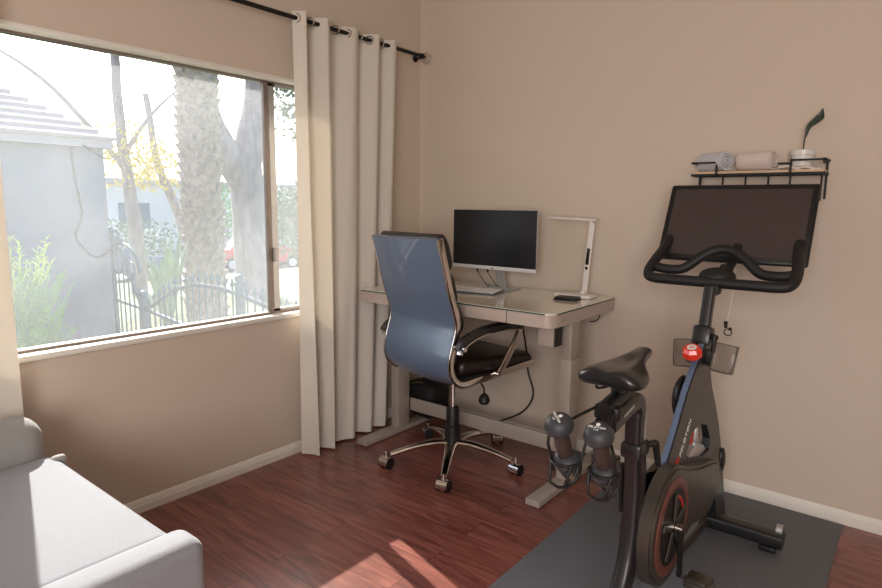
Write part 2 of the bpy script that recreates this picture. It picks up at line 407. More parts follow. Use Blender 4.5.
def curtain(name_label, y0t, y1t, y0b, y1b, folds, zb_, group, seed):
    root = thing('curtain', (RX, (y0b + y1b) / 2, zb_), name_label, 'curtain', group=group)
    rnd = random.Random(seed)
    ph = [rnd.uniform(-.5, .5) for _ in range(12)]
    zt_ = RZ + .032
    def fn(u, v):
        z = zt_ + (zb_ - zt_) * v
        y = (y0t + (y1t - y0t) * u) * (1 - v) + (y0b + (y1b - y0b) * u) * v
        th = 2 * PI * folds * u + .75 * math.sin(2 * PI * u * 1.3 + ph[6]) + .5 * v * math.sin(3 * u + ph[0]) + .12 * v * math.sin(11 * u + ph[1])
        a = (.032 + .016 * v) * (1 + .32 * math.sin(2 * PI * u * 1.7 + ph[2])) + .010 * math.sin(9 * u + 2.2 * v + ph[5]) * v
        w_ = math.sin(th); w_ = math.copysign(abs(w_) ** .95, w_)
        x = RX + .010 * v + a * w_ + .006 * v * math.sin(2 * th + 4 * v + ph[3]) + .003 * math.sin(40 * u + 5 * v)
        y += .009 * math.sin(2 * th + ph[4]) * (.4 + v * .6)
        lim = .122 if (y > -.76 or y < -2.0) else .122 + .06 * min(1, (-.76 - y) / .12)
        if x > lim - .02: x = lim - .02 + .02 * (1 - math.exp(-(x - lim + .02) / .02))
        return V(x, y, z)
    b = B().grid(int(folds * 26) + 1, 40, fn, thick=.002)
    o = b.build('fabric_panel', 'curtain', root, angle=80)
    for k in range(int(folds * 2)):
        u = (k + .5) / (folds * 2)
        # rings sit where the cloth crosses the rod
        yy = y0t + (y1t - y0t) * (k / (folds * 2)) + .012
        B().tube([(RX + .0 + .004 * math.cos(t * 2), yy + .006 * math.sin(t), RZ) and (RX + .021 * math.cos(t), yy + .010 * math.cos(t), RZ + .021 * math.sin(t)) for t in [q * PI / 8 for q in range(16)]], .0035, 2, 8, closed=True).build('grommet', 'chrome', root)
    return root
curtain('cream cotton curtain gathered at the corner beside the office chair', -1.045, -.295, -1.04, -.40, 4.5, .012, 'cream curtains at the window', 3)
curtain('cream cotton curtain at left edge of the photo, behind the daybed', -2.98, -2.315, -2.98, -2.32, 4, .03, 'cream curtains at the window', 9)

# ------------------------------------------------------------------ standing desk
DX0, DX1, DY0, DY1, DZ = .128, 1.358, -.695, -.02, .884
desk = thing('standing_desk', ((DX0 + DX1) / 2, -.38, 0), 'grey height-adjustable desk with glass top along the back wall', 'desk')
def rrect(x0, x1, y0, y1, r, k=6, back=True):
    pts = []
    for cx_, cy_, a0, rr in ((x1 - r, y0 + r, -PI / 2, r), (x1 - .008, y1 - .008, 0, .008), (x0 + .008, y1 - .008, PI / 2, .008), (x0 + r, y0 + r, PI, r)):
        if rr != r: pass
        for j in range(k + 1):
            a = a0 + PI / 2 * j / k; pts.append((cx_ + rr * math.cos(a), cy_ + rr * math.sin(a)))
    return pts
idf = lambda z0: (lambda u, v, w_: V(u, v, z0 + w_))
B().prism([rrect(DX0, DX1, DY0, DY1, .05)], .0085, idf(DZ - .0085)).build('glass_top', 'desk_glass', desk, angle=30)
B().prism([rrect(DX0 - .001, DX1 + .001, DY0 - .001, DY1, .056), rrect(DX0 + .01, DX1 - .01, DY0 + .01, DY1 - .01, .05)], .006, idf(DZ - .0082)).build('glass_edge', 'glass_edge', desk, angle=30)
B().prism([rrect(DX0 + .004, DX1 - .004, DY0 + .004, DY1, .052), rrect(DX0 + .03, DX1 - .03, DY0 + .03, DY1 - .03, .03)], .058, idf(DZ - .0675)).build('apron', 'desk_apron', desk, angle=30)
B().span((DX0 + .02, DY0 + .02, DZ - .022), (DX1 - .02, DY1 - .01, DZ - .009)).build('under_panel', 'grey_paint', desk)
dr = B().span((.50, DY0 + .001, DZ - .066), (1.12, DY0 + .012, DZ - .012), bev=.002).build('drawer_front', 'desk_apron', desk)
B().span((.51, DY0 + .012, DZ - .062), (1.11, DY0 + .32, DZ - .024)).build('drawer_box', 'grey_paint', dr)
B().span((1.119, DY0 + .002, DZ - .066), (1.1215, DY0 + .006, DZ - .01)).build('drawer_gap', 'black', desk)
# USB / power port plate on the right side
pp = B().span((DX1 - .006, -.63, DZ - .045), (DX1 - .002, -.57, DZ - .020), bev=.001).build('port_plate', 'grey_paint', desk)
B().span((DX1 - .003, -.622, DZ - .040), (DX1 - .0005, -.603, DZ - .025)).span((DX1 - .003, -.597, DZ - .040), (DX1 - .0005, -.578, DZ - .025)).build('port', 'silver', pp)
for x in (.215, 1.315):
    B().span((x - .036, -.745, 0.004), (x + .036, -.03, .034), bev=.003).build('foot', 'grey_paint', desk)
    B().span((x - .028, -.47, .034), (x + .028, -.37, .632), bev=.003).build('leg_outer_column', 'grey_paint', desk)
    B().span((x - .023, -.463, .632), (x + .023, -.377, DZ - .03), bev=.003).build('leg_inner_column', 'grey_paint', desk)
    B().span((x - .035, -.62, DZ - .055), (x + .035, -.2, DZ - .024)).build('top_bracket', 'grey_paint', desk)
B().span((.243, -.365, .118), (1.287, -.350, .196), bev=.002).build('crossbar', 'grey_paint', desk)
B().span((.20, -.45, DZ - .05), (1.33, -.39, DZ - .024)).build('top_rail', 'grey_paint', desk)
B().span((1.205, -.545, .70), (1.285, -.47, .815), bev=.004).build('motor_box', 'desk_apron', desk)
B().span((1.287, -.535, .70), (1.292, -.47, .815)).build('motor_box_cover', 'black', desk)
cp = B().span((.98, -.60, DZ - .09), (1.06, -.55, DZ - .067), bev=.003).build('control_box', 'black', desk)
B().tube([(1.05, -.57, .80), (1.09, -.55, .765), (1.12, -.50, .80), (1.08, -.45, .78), (1.02, -.5, .75), (1.0, -.58, .79)], .003).build('cable_bundle', 'black', desk)
B().tube([(1.33, -.20, DZ - .03), (1.328, -.14, .80), (1.295, -.10, .765), (1.25, -.08, .750)], .003).build('charger_cable', 'black', desk)
tag(B().tube([(.90, -.30, .82), (.86, -.12, .70), (.85, -.035, .50), (.86, -.03, .395), (.898, -.03, .265), (.828, -.03, .146), (.677, -.03, .055)], .005).build('power_cable', 'black'), 'thin black cable hanging down the wall below the desk', 'cable')

# ------------------------------------------------------------------ monitor
mon = thing('monitor', (.745, -.17, DZ), 'slim black monitor with silver chin standing on the glass desk', 'monitor')
MY = -.21; x0, x1, z0, z1 = .440, .992, .997, 1.326
B().span((x0, MY, z0), (x1, MY + .008, z1), bev=.0015).build('back_shell', 'silver', mon)
B().span((x0 + .12, MY + .007, z0 + .04), (x1 - .12, MY + .03, z1 - .12), bev=.006).build('rear_housing', 'silver', mon)
B().span((x0 + .002, MY - .002, z0 + .016), (x1 - .002, MY + .001, z1 - .001), bev=.0005).build('screen', 'screen', mon)
B().span((x0, MY - .004, z0 - .001), (x1, MY + .004, z0 + .019), bev=.001).build('chin', 'white_silver', mon)
cxm = (x0 + x1) / 2
B().lathe([(0, 0), (.0045, 0), (.0045, .001), (0, .001)], (cxm, MY - .004, z0 + .0075), Matrix.Rotation(PI / 2, 3, 'X')).build('logo', 'black', mon)
n_ = B(); n_.sweep([(cxm + .02, MY + .035, z0 + .08), (cxm + .02, MY + .05, .95), (cxm + .025, MY + .075, DZ + .006)], (.028, .005), side=(1, 0, 0), n=6, seg=16); n_.build('neck', 'silver', mon)
B().prism([[(cxm - .11, MY - .04), (cxm + .14, MY - .04), (cxm + .12, MY + .12), (cxm - .09, MY + .12)], [(cxm - .075, MY - .018), (cxm + .11, MY - .018), (cxm + .095, MY + .06), (cxm - .065, MY + .06)]], .006, idf(DZ + .001)).build('stand_base', 'silver', mon)
for dx, s_ in ((-.12, 0), (-.05, 1)):
    cb = B().cyl((cxm + dx, MY + .02, z0 + .03), (cxm + dx + .003, MY + .022, z0 - .02), .006)
    cb.tube([(cxm + dx + .003, MY + .022, z0 - .02), (cxm + dx + .02, MY + .04, .94), (cxm + dx + .045, MY + .07, DZ + .01), (cxm + dx + .06, MY + .14, DZ + .005)], .0025)
    cb.build('video_cable', 'black', mon)

# ------------------------------------------------------------------ keyboard
kang = math.radians(10)
kb = thing('keyboard', (.635, -.375, DZ), 'slim white keyboard with pale keys in front of the monitor', 'keyboard', rz=kang)
def kprism(b, x0_, x1_, y0_, y1_, zf, zr, z_=0):
    b.rings([[V(x, y0_, z_), V(x, y1_, z_), V(x, y1_, zr), V(x, y0_, zf)] for x in (x0_, x1_)]); return b
kprism(B(), -.215, .215, -.065, .065, .008, .016).build('key_deck', 'deck', kb, local=True, smooth=False)
first = None
for r in range(5):
    xs = -.208
    widths = [1] * 15 if r < 4 else [1.2, 1, 1, 5.6, 1, 1, 1.1, 1, 1, 1]
    wsum = sum(widths)
    for w_ in widths:
        kw = w_ / wsum * .416
        yy = .052 - r * .0255
        zz = .0125 + (yy + .0) * .062
        if first is None or w_ != 1 or r == 4:
            k_ = B(); k_.box((0, 0, .002), (kw - .0075, .0175, .005), bev=.001, seg=1)
            o = k_.build('key', 'key', kb, local=True)
            if first is None: first = o
        else:
            o = first.copy(); COL.objects.link(o); o.parent = kb
        o.location = (xs + kw / 2, yy, zz); o.rotation_euler = (math.atan(.062), 0, 0)
        xs += kw

# ------------------------------------------------------------------ desk lamp
LX, LY = 1.225, -.11
dl = thing('desk_lamp', (LX, LY, DZ), 'white folding desk lamp with flat head at right end of desk', 'lamp')
B().box((LX - .03, LY - .035, DZ + .010), (.20, .105, .018), bev=.006).build('base', 'white_plastic', dl)
B().cyl((LX + .0, LY - .02, DZ + .018), (LX + .0, LY + .02, DZ + .018), .014).cyl((LX, LY, DZ + .01), (LX, LY, DZ + .035), .016).build('hinge', 'white_plastic', dl)
stem = B(); stem.sweep([(LX, LY, DZ + .02), (LX + .028, LY, 1.265)], (.015, .008), side=(1, 0, 0), n=5, seg=16); st = stem.build('stem', 'white_plastic', dl)
B().box((LX + .0145, LY - .0085, 1.095), (.017, .003, .085), bev=.001, Mx=Matrix.Rotation(.073, 4, 'Y')).build('display', 'black_gloss', st)
B().box((LX + .0095, LY - .0085, 1.035), (.014, .003, .016), bev=.001, Mx=Matrix.Rotation(.073, 4, 'Y')).build('touch_button', 'black_gloss', st)
B().cyl((LX + .028, LY - .014, 1.268), (LX + .028, LY + .014, 1.268), .011).build('hinge', 'white_plastic', dl)
hd = B(); hd.box((0, 0, 0), (.275, .042, .010), bev=.003); hd.xf(Matrix.Translation((LX - .082, LY, 1.287)) @ Matrix.Rotation(math.radians(2.0), 4, 'Y')); hdo = hd.build('lamp_head', 'white_plastic', dl)
lp = B(); lp.box((-.01, 0, -.0055), (.20, .03, .002)); lp.xf(Matrix.Translation((LX - .082, LY, 1.287)) @ Matrix.Rotation(math.radians(2.0), 4, 'Y')); lp.build('light_panel', 'white_ink', hdo)

ph_ = thing('wallet', (1.205, -.262, DZ), 'small black folded wallet beside the white desk lamp', 'wallet')
B().box((1.205, -.262, DZ + .0035), (.12, .085, .006), rz=.12, bev=.002).build('lower_flap', 'phone', ph_)
B().box((1.207, -.260, DZ + .0115), (.112, .08, .008), rz=.16, bev=.003).build('upper_flap', 'phone', ph_)

# ------------------------------------------------------------------ black bag behind the crossbar
bag = thing('bag', (.245, -.20, 0), 'black soft bag on floor under desk behind the crossbar', 'bag')
b_ = B(); b_.box((.245, -.20, .158), (.235, .20, .215), bev=.05, seg=4)
for v in b_.bm.verts:
    v.co += Vector((noise.noise(v.co * 9), noise.noise(v.co * 9 + Vector((5, 0, 0))), noise.noise(v.co * 9 + Vector((0, 7, 0))))) * .018
b_.build('bag_body', 'bag', bag)
B().sweep(cr([(.15, -.28, .20), (.17, -.27, .245), (.24, -.25, .262), (.31, -.26, .23)], 6), (.002, .012), side=(0, .3, 1), n=4, seg=8).build('bag_strap', 'strap', bag)

# ------------------------------------------------------------------ office chair  (local frame: x right, y forward)
ch = thing('office_chair', (.728, -.573, 0), 'high-backed black leather office chair with chrome arms in front of desk', 'chair', rz=math.radians(-10.3))
raw = [(-.335, 1.20), (-.300, 1.08), (-.268, .96), (-.224, .83), (-.220, .77), (-.246, .68), (-.258, .61), (-.232, .545), (-.172, .507), (-.06, .512), (.10, .522), (.335, .537)]
cp3 = cr([V(0, a, b) for a, b in raw], 6)
for s in (-1, 1):
    # chrome side rail, flat strip
    rr = B(); rr.sweep([V(s * .252, p.y, p.z) + V(0, .012 * max(0, min(1, (p.z - .5) * 8)), 0) for p in cp3], (.006, .017), side=(1, 0, 0), n=3.5, seg=14)
    rr.build('side_rail', 'chrome', ch, local=True)
i_end = min(range(len(cp3)), key=lambda i: (cp3[i] - V(0, -.172, .507)).length)
def shellsurf(u, v):
    q = v * i_end; i = min(int(q), i_end - 1); p = cp3[i].lerp(cp3[i + 1], q - i)
    x = (u * 2 - 1) * .244; bow = -.016 * (1 - (u * 2 - 1) ** 2)
    t = (cp3[min(i + 1, i_end)] - cp3[max(i - 1, 0)]).normalized(); nrm = V(0, t.z, -t.y)
    if nrm.y > 0: nrm = -nrm
    return V(x, p.y, p.z) + nrm * (-bow + .004)
B().grid(21, 60, shellsurf, thick=.022).build('backrest', 'shell', ch, local=True, angle=60)
# top roll and padded cushions on the front of the back
def pad(z0_, z1_, th, name, m_='leather', wx=.245):
    b = B()
    def at_z(z):
        for a, c in zip(cp3, cp3[1:]):
            if a.z >= z >= c.z and c.z < a.z: return a.lerp(c, (a.z - z) / (a.z - c.z))
        return cp3[0]
    rings = []
    N = 14
    for k in range(N + 1):
        z = z1_ + (z0_ - z1_) * k / N
        p = at_z(min(z, 1.2)); e = (1 - abs(2 * k / N - 1) ** 3.5) ** .5 if 0 < k < N else .25
        ring = []
        for j in range(28):
            a = 2 * PI * j / 28; c_, s_ = math.cos(a), math.sin(a)
            X = math.copysign(abs(c_) ** .35, c_) * wx * (.9 + .1 * e)
            Y = math.copysign(abs(s_) ** .7, s_) * th * .5 * e
            ring.append(V(X, p.y + .012 + th * .5 + Y, z))
        rings.append(ring)
    b.rings(rings); b.build(name, m_, ch, local=True, angle=60)
pad(1.055, 1.220, .080, 'headrest_cushion')
pad(.90, 1.052, .068, 'back_cushion'); pad(.745, .897, .066, 'back_cushion'); pad(.60, .742, .066, 'back_cushion')
# seat
b = B(); b.box((0, .095, .578), (.485, .53, .085), bev=.036, seg=5)
for v in b.bm.verts:
    v.co.z += -.45 * max(0, v.co.y - .24) + .03 * max(0, (v.co.y - .0)) - .012 * (1 - (v.co.x / .25) ** 2) * (1 if v.co.z > .58 else 0)
b.build('seat', 'leather_brown', ch, local=True, angle=60)
B().box((0, .08, .525), (.49, .46, .022), bev=.008).build('seat_pan', 'black', ch, local=True)
# arms
for s in (-1, 1):
    x = s * .29
    path = cr([(x, -.235, .690), (x, -.20, .728), (x, -.10, .763), (x, .03, .774), (x, .13, .766), (x, .18, .758)], 5)
    am = B().sweep(path, (.017, .026), side=(0, 0, 1), n=3, seg=14).build('armrest', 'leather', ch, local=True)
    cb = B(); cb.sweep([p - V(0, 0, .019) for p in path], (.005, .021), side=(0, 0, 1), n=4, seg=12)
    cb.sweep(cr([(x, .185, .745), (x * .995, .15, .68), (x * .98, .09, .59), (x * .95, .05, .53)], 5), (.020, .009), side=(0, 1, 0), n=3, seg=12)
    cb.build('arm_bracket', 'chrome', am, local=True)
    B().cyl((s * .25, -.225, .70), (s * .325, -.225, .70), .011).cyl((s * .25, .05, .53), (s * .285, .05, .53), .012).build('arm_bolt', 'chrome', ch, local=True)
# mechanism, lift, base
B().box((0, .0, .475), (.17, .24, .05), bev=.012).box((.0, .06, .452), (.10, .1, .03), bev=.008).build('tilt_mechanism', 'black', ch, local=True)
B().cyl((.0, .10, .43), (0, .10, .49), .035).build('tension_knob', 'black', ch, local=True)
lv = B().tube([(.06, .06, .47), (.13, .06, .455), (.165, .06, .43), (.17, .06, .40)], .005)
lv.build('lever', 'black', ch, local=True)
B().lathe([(0, 0), (.02, .004), (.03, .018), (.027, .038), (.014, .055), (.008, .06), (0, .06)], (.17, .06, .342)).build('pump_bulb', 'black', ch, local=True)
B().cyl((0, 0, .30), (0, 0, .46), .014).build('gas_lift', 'chrome', ch, local=True)
B().lathe([(0, .10), (.041, .10), (.041, .20), (.035, .205), (.034, .29), (.028, .30), (0, .30)]).build('lift_cover', 'black', ch, local=True)
B().lathe([(0, .075), (.03, .075), (.042, .09), (.042, .118), (.036, .128), (0, .128)]).build('hub', 'chrome', ch, local=True)
cast0 = None
for k, a in enumerate((-115.6, -49.0, 21.6, 92.0, 161.5)):
    a = math.radians(a); d = V(math.cos(a), math.sin(a), 0)
    lg = B(); pts = cr([d * .03 + V(0, 0, .108), d * .12 + V(0, 0, .112), d * .24 + V(0, 0, .094), d * .335 + V(0, 0, .070)], 6)
    side = V(-d.y, d.x, 0)
    lg.sweep(pts, [(.030 - .013 * (i / (len(pts) - 1)), .017 - .006 * (i / (len(pts) - 1))) for i in range(len(pts))], side=side, n=2.6, seg=14)
    lgo = lg.build('base_leg', 'chrome', ch, local=True)
    c0 = d * .358
    sw = [.15, .35, .1, .9, -.5][k]
    R_ = Matrix.Rotation(sw, 4, 'Z')
    T = Matrix.Translation(c0) @ R_
    cs = B().cyl((0, 0, .05), (0, 0, .078), .007)
    # hood: half drum over the wheels
    hood = []
    for xx in (-.0255, .0255):
        hood.append([V(xx, .026 * math.cos(t), .028 + .026 * math.sin(t)) for t in [(-28 + 236 * q / 14) * PI / 180 for q in range(15)]])
    cs.rings(hood); T = T @ Matrix.Scale(1.12, 4); cs.xf(T)
    co = cs.build('caster', 'chrome', ch, local=True)
    wb = B()
    for xx in (-1, 1): wb.cyl((xx * .012, 0, .0255), (xx * .028, 0, .0255), .025, seg=24)
    wb.xf(T); wb.build('wheel', 'black', co, local=True)

# ------------------------------------------------------------------ exercise mat and bike
solo(B().span((1.495, -1.86, 0.0005), (2.432, -.03, .006), bev=.001), 'exercise_mat', 'rubber', 'charcoal rubber mat on wood floor under the exercise bike', 'mat', origin=(1.96, -.945, .0005))
bk = thing('exercise_bike', (1.97, -1.0, .006), 'black stationary exercise bike with large touchscreen standing on dark mat', 'exercise bike')
CXB = 1.97
def xr(z):   # half thickness of the frame widens to the foot
    return .026 + max(0, (.46 - z)) * .10
outer = [(-.655, .86), (-.72, .845), (-.79, .795), (-.89, .71), (-.995, .585), (-1.10, .475), (-1.16, .40), (-1.14, .33), (-.98, .36), (-.80, .36), (-.60, .335), (-.52, .28), (-.50, .12), (-.47, .045), (-.36, .045), (-.375, .14), (-.385, .31), (-.42, .46), (-.50, .57), (-.577, .66), (-.625, .75), (-.625, .86)]
hole = [(-.805, .54), (-.70, .545), (-.61, .515), (-.55, .44), (-.56, .405), (-.66, .405), (-.86, .46), (-.86, .475)]
def ff(u, v, w_):
    h_ = xr(v); return V(CXB + .026 - .024 - (h_ - .026) * 1.6 + (.024 + (h_ - .026) * 2.6) * w_, u, v)
fo = B(); fo.prism([outer, hole], 1.0, ff); frame = fo.build('main_frame', 'bike_black', bk, angle=30)
# rider side of the beam: blue sky highlight painted on as a strip
B().sweep([(CXB + .013, -.715, .850), (CXB + .013, -.797, .795), (CXB + .013, -.897, .71), (CXB + .013, -1.002, .585), (CXB + .013, -1.107, .475), (CXB + .011, -1.165, .40)], (.010, .006), side=(1, 0, 0), n=4, seg=12).build('spine_highlight', mat('bike_spine_sky_highlight', (104, 124, 156), .3, .4, nscale=20, namt=.05), frame)
# lettering along the beam (right face)
up = V(0, .108, .115).normalized()
T = basis((CXB + .0285, -.892, .549), up, (0, -.115, .108))
text_mesh('PELOTON', .030, 'white_ink', 'lettering', frame, T, .0006)
lgm = B(); c0 = V(CXB + .029, -.980, .480)
lgm.sweep([c0 + up * (.020 * math.cos(t)) + V(0, -.73, .68) * (.013 * math.sin(t)) for t in [q * PI / 8 for q in range(16)]], .0028, seg=6, closed=True)
lgm.sweep([c0 - up * .026 + V(0, -.73, .68) * .008, c0 + up * .03 - V(0, -.73, .68) * .004], .0026, seg=6)
lgm.build('logo', 'red_ink', frame)
# cover on the frame's far side
B().ball((CXB - .038, -.74, .645), (.028, .075, .085)).build('brake_cover', 'bike_black', bk)
# brake parts in the opening
B().box((CXB - .005, -.73, .50), (.03, .035, .06), bev=.006).build('brake_magnet', 'bike_red', bk)
B().box((CXB - .012, -.625, .47), (.03, .06, .085), bev=.012).build('brake_bracket', 'silver', bk)
B().sweep(cr([(CXB - .012, -.865, .46), (CXB - .012, -.83, .52), (CXB - .012, -.775, .55)], 6), (.008, .004), side=(1, 0, 0), seg=8).build('brake_cable', 'silver', bk)
# flywheel
fy = B(); fy.lathe([(0, -.012), (.13, -.012), (.135, -.022), (.19, -.022), (.195, -.016), (.195, .016), (.19, .022), (.135, .022), (.13, .012), (0, .012)], (CXB - .002, -.70, .262), Matrix.Rotation(PI / 2, 3, 'Y'), 48)
fy.build('flywheel', 'silver', bk)
# shroud (belt guard): round at the crank, tapering forward
CY_, CZ_ = -1.12, .33
def guard(R, off=0):
    pts = []
    for q in range(25):
        a = math.radians(62 + (300 - 62) * q / 24)
        pts.append((CY_ + R * math.cos(a), CZ_ + R * math.sin(a)))
    pts += [(-.96, .215 + off), (-.87, .222 + off), (-.76, .196 + off), (-.667, .18 + off), (-.56, .215 + off), (-.535, .30), (-.575, .37 - off), (-.66, .395 - off), (-.80, .425 - off), (-.95, .47 - off)]
    return pts
def gm(x0_, x1_):
    return lambda u, v, w_: V(x0_ + (x1_ - x0_) * w_, u, v)
gb = B(); gb.prism([guard(.195)], 1.0, gm(CXB + .024, CXB + .062)); gb.prism([guard(.182, .012)], 1.0, gm(CXB + .06, CXB + .070))
gd = gb.build('belt_guard', 'bike_shroud', bk, angle=30)
def ring(r, x, t_, a0=0, a1=360, w_=.004, n=48):
    pts = [V(x, CY_ + r * math.cos(math.radians(a0 + (a1 - a0) * q / n)), CZ_ + r * math.sin(math.radians(a0 + (a1 - a0) * q / n))) for q in range(n + (0 if a1 - a0 == 360 else 1))]
    return B().sweep(pts, (w_, t_), side=(1, 0, 0), n=3, seg=10, closed=(a1 - a0 == 360))
ring(.142, CXB + .071, .018).build('guard_rim', mat('guard_rim_brown', (110, 66, 54), .4, nscale=20, namt=.05), gd)
ring(.095, CXB + .074, .006, 5, 80, .003, 20).build('red_accent', 'bike_red', gd)
B().lathe([(0, 0), (.128, 0), (.128, .004), (0, .004)], (CXB + .0695, CY_, CZ_), Matrix.Rotation(PI / 2, 3, 'Y'), 48).build('inner_disc', 'black', gd)
for k in range(5):
    a = 2 * PI * k / 5 + .3
    B().sweep([(CXB + .078, CY_ + .02 * math.cos(a), CZ_ + .02 * math.sin(a)), (CXB + .078, CY_ + .112 * math.cos(a), CZ_ + .112 * math.sin(a))], (.003, .012), side=(1, 0, 0), n=4, seg=10).build('chainring_spoke', 'bike_shroud', gd)
# second guard on the far side, thin
B().prism([guard(.15)], 1.0, gm(CXB - .045, CXB - .024)).build('inner_guard', 'bike_black', bk, angle=30)
B().cyl((CXB - .10, CY_, CZ_), (CXB + .105, CY_, CZ_), .014).build('axle', 'chrome', bk)
for s, a in ((1, -84), (-1, 96)):
    a = math.radians(a); x = CXB + s * .098
    e = V(x, CY_ + .17 * math.cos(a), CZ_ + .17 * math.sin(a))
    ca = B().sweep([(x, CY_ - .0, CZ_ + .0), e], [(.008, .017), (.007, .012)], side=(1, 0, 0), n=4, seg=12).build('crank', 'black', bk)
    pdl = B(); px_ = x + s * .06
    pdl.cyl(e, (px_ + s * .05, e.y, e.z), .007)
    pdl.box((px_, e.y, e.z), (.075, .085, .022), bev=.006)
    pdl.box((px_, e.y - .028, e.z + .014), (.06, .02, .012), bev=.003)
    pdl.build('pedal', 'bike_shroud', ca)
# seat tube flowing down to the rear foot
B().sweep(cr([(CXB, -1.300, .645), (CXB, -1.285, .50), (CXB, -1.295, .34), (CXB, -1.34, .22), (CXB, -1.43, .12), (CXB, -1.55, .075), (CXB, -1.62, .065)], 6), (.026, .036), side=(1, 0, 0), n=4, seg=16).build('seat_tube', 'bike_black', bk)
B().box((CXB, -1.303, .635), (.064, .084, .05), bev=.012).build('seat_collar', 'bike_black', bk)
ck = B().cyl((CXB + .02, -1.27, .640), (CXB + .045, -1.245, .645), .010)
ck.sweep([(CXB + .042, -1.248, .645), (CXB + .046, -1.222, .565)], [.011, .009], seg=12).build('clamp_lever', 'black', bk)
pb = B().sweep([(CXB, -1.308, .63), (CXB, -1.312, .735)], (.024, .028), side=(1, 0, 0), n=5, seg=16).build('seat_post', 'bike_black', bk)
for k in range(11):
    B().box((CXB + .0245, -1.294, .665 + k * .0085), (.0015, .007, .0022)).build('height_mark', 'white_ink', pb)
B().sweep(cr([(CXB, -1.309, .72), (CXB, -1.312, .765), (CXB, -1.34, .790), (CXB, -1.40, .788), (CXB, -1.52, .772)], 6), (.025, .028), side=(1, 0, 0), n=4, seg=16).build('seat_slider', 'bike_black', bk)
B().sweep([(CXB, -1.55, .818), (CXB, -1.39, .838)], (.022, .020), side=(1, 0, 0), n=2.4, seg=14).box((CXB, -1.43, .855), (.045, .06, .03), bev=.006).build('saddle_mount', 'black', bk)
B().sweep([(CXB + .026, -1.40, .797), (CXB + .027, -1.47, .785)], (.0015, .004), side=(1, 0, 0), n=5, seg=8).build('slider_mark', 'silver', bk)
# saddle: rear lobes toward the camera, nose toward the bars
rings = []
S = [(-1.606, .055, .014, .903), (-1.602, .080, .028, .905), (-1.585, .099, .038, .906), (-1.54, .104, .043, .905), (-1.50, .098, .040, .905), (-1.46, .078, .034, .908), (-1.42, .054, .030, .912), (-1.37, .037, .027, .917), (-1.32, .030, .025, .921), (-1.29, .027, .022, .923), (-1.275, .016, .014, .922)]
for y, hw, hh, z in S:
    ring_ = []
    for j in range(28):
        a = 2 * PI * j / 28; c_, s_ = math.cos(a), math.sin(a)
        X = math.copysign(abs(c_) ** .6, c_) * hw * .86
        Z = s_ * hh * (1.0 if s_ < 0 else .55)
        q = abs(X) / .1
        Z += -.022 * q * q                                   # wings droop
        Z -= .012 * math.exp(-(X / .018) ** 2) * (1 if s_ > 0 and y < -1.4 else 0)   # centre channel
        if s_ < 0: Z *= .8
        ring_.append(V(CXB + X + .006, -1.275 + (y + 1.275) * .88 , z + Z + .008))
    rings.append(ring_)
# refine along length
RR = []
for j in range(28):
    RR.append(cr([r[j] for r in rings], 4))
rings2 = [[RR[j][i] for j in range(28)] for i in range(len(RR[0]))]
sd = B().rings(rings2).build('saddle', 'saddle', bk, angle=70)
for s in (-1, 1):
    B().tube([(CXB + s * .03, -1.535, .880), (CXB + s * .032, -1.52, .866), (CXB + s * .022, -1.46, .862), (CXB + s * .02, -1.39, .875), (CXB + s * .01, -1.33, .900)], .0035).build('saddle_rail', 'black', sd)
# weight holders behind the seat
def holder(s):
    x = CXB + s * .053
    h = B()
    h.tube([(CXB + s * .012, -1.49, .826), (x - .01, -1.62, .795), (x + s * .034, -1.685, .765), (x + s * .034, -1.665, .70), (x + s * .03, -1.66, .665)], .0042, 3)
    h.tube([(CXB + s * .02, -1.53, .79), (x - s * .036, -1.60, .76), (x - s * .036, -1.64, .70), (x - s * .03, -1.66, .665)], .0042, 3)
    h.tube([(x + .038 * math.cos(t), -1.655 + .034 * math.sin(t), .70 + .004 * math.sin(t)) for t in [q * PI / 6 for q in range(12)]], .004, 2, 8, closed=True)
    h.tube([(x - .03, -1.675, .70), (x - .022, -1.69, .645), (x + .012, -1.66, .630), (x + .03, -1.63, .66), (x + .036, -1.64, .70)], .004, 2)
    h.tube([(x - .034, -1.64, .70), (x - .03, -1.62, .65), (x + .0, -1.625, .632), (x + .02, -1.69, .65), (x + .03, -1.68, .70)], .004, 2)
    h.build('weight_holder', 'black', bk)
holder(-1); holder(1)
B().box((CXB, -1.52, .805), (.07, .035, .04), bev=.008).build('holder_bracket', 'black', bk)
# rear and front stabilizers
for (y, hw) in ((-1.62, .25), (-.45, .30)):
    sb_ = B().sweep([(CXB - hw, y, .058), (CXB + hw, y, .058)], (.028, .036), side=(0, 0, 1), n=5, seg=16).build('stabilizer', 'bike_black', bk)
    for s in (-1, 1):
        B().box((CXB + s * (hw - .05), y, .018), (.06, .06, .022), bev=.004).build('levelling_foot', 'black', sb_)
        if y > -1: B().cyl((CXB + s * (hw - .03), y + .02, .09), (CXB + s * (hw - .008), y + .02, .09), .022).build('transport_wheel', 'silver', sb_)
B().sweep(cr([(CXB, -1.22, .20), (CXB, -1.0, .115), (CXB, -.7, .075), (CXB, -.42, .06)], 5), (.028, .03), side=(1, 0, 0), n=4, seg=14).build('base_beam', 'bike_shroud', bk)
B().ball((CXB + .040, -.385, .30), (.014, .03, .055)).build('side_bumper', 'bike_black', bk)
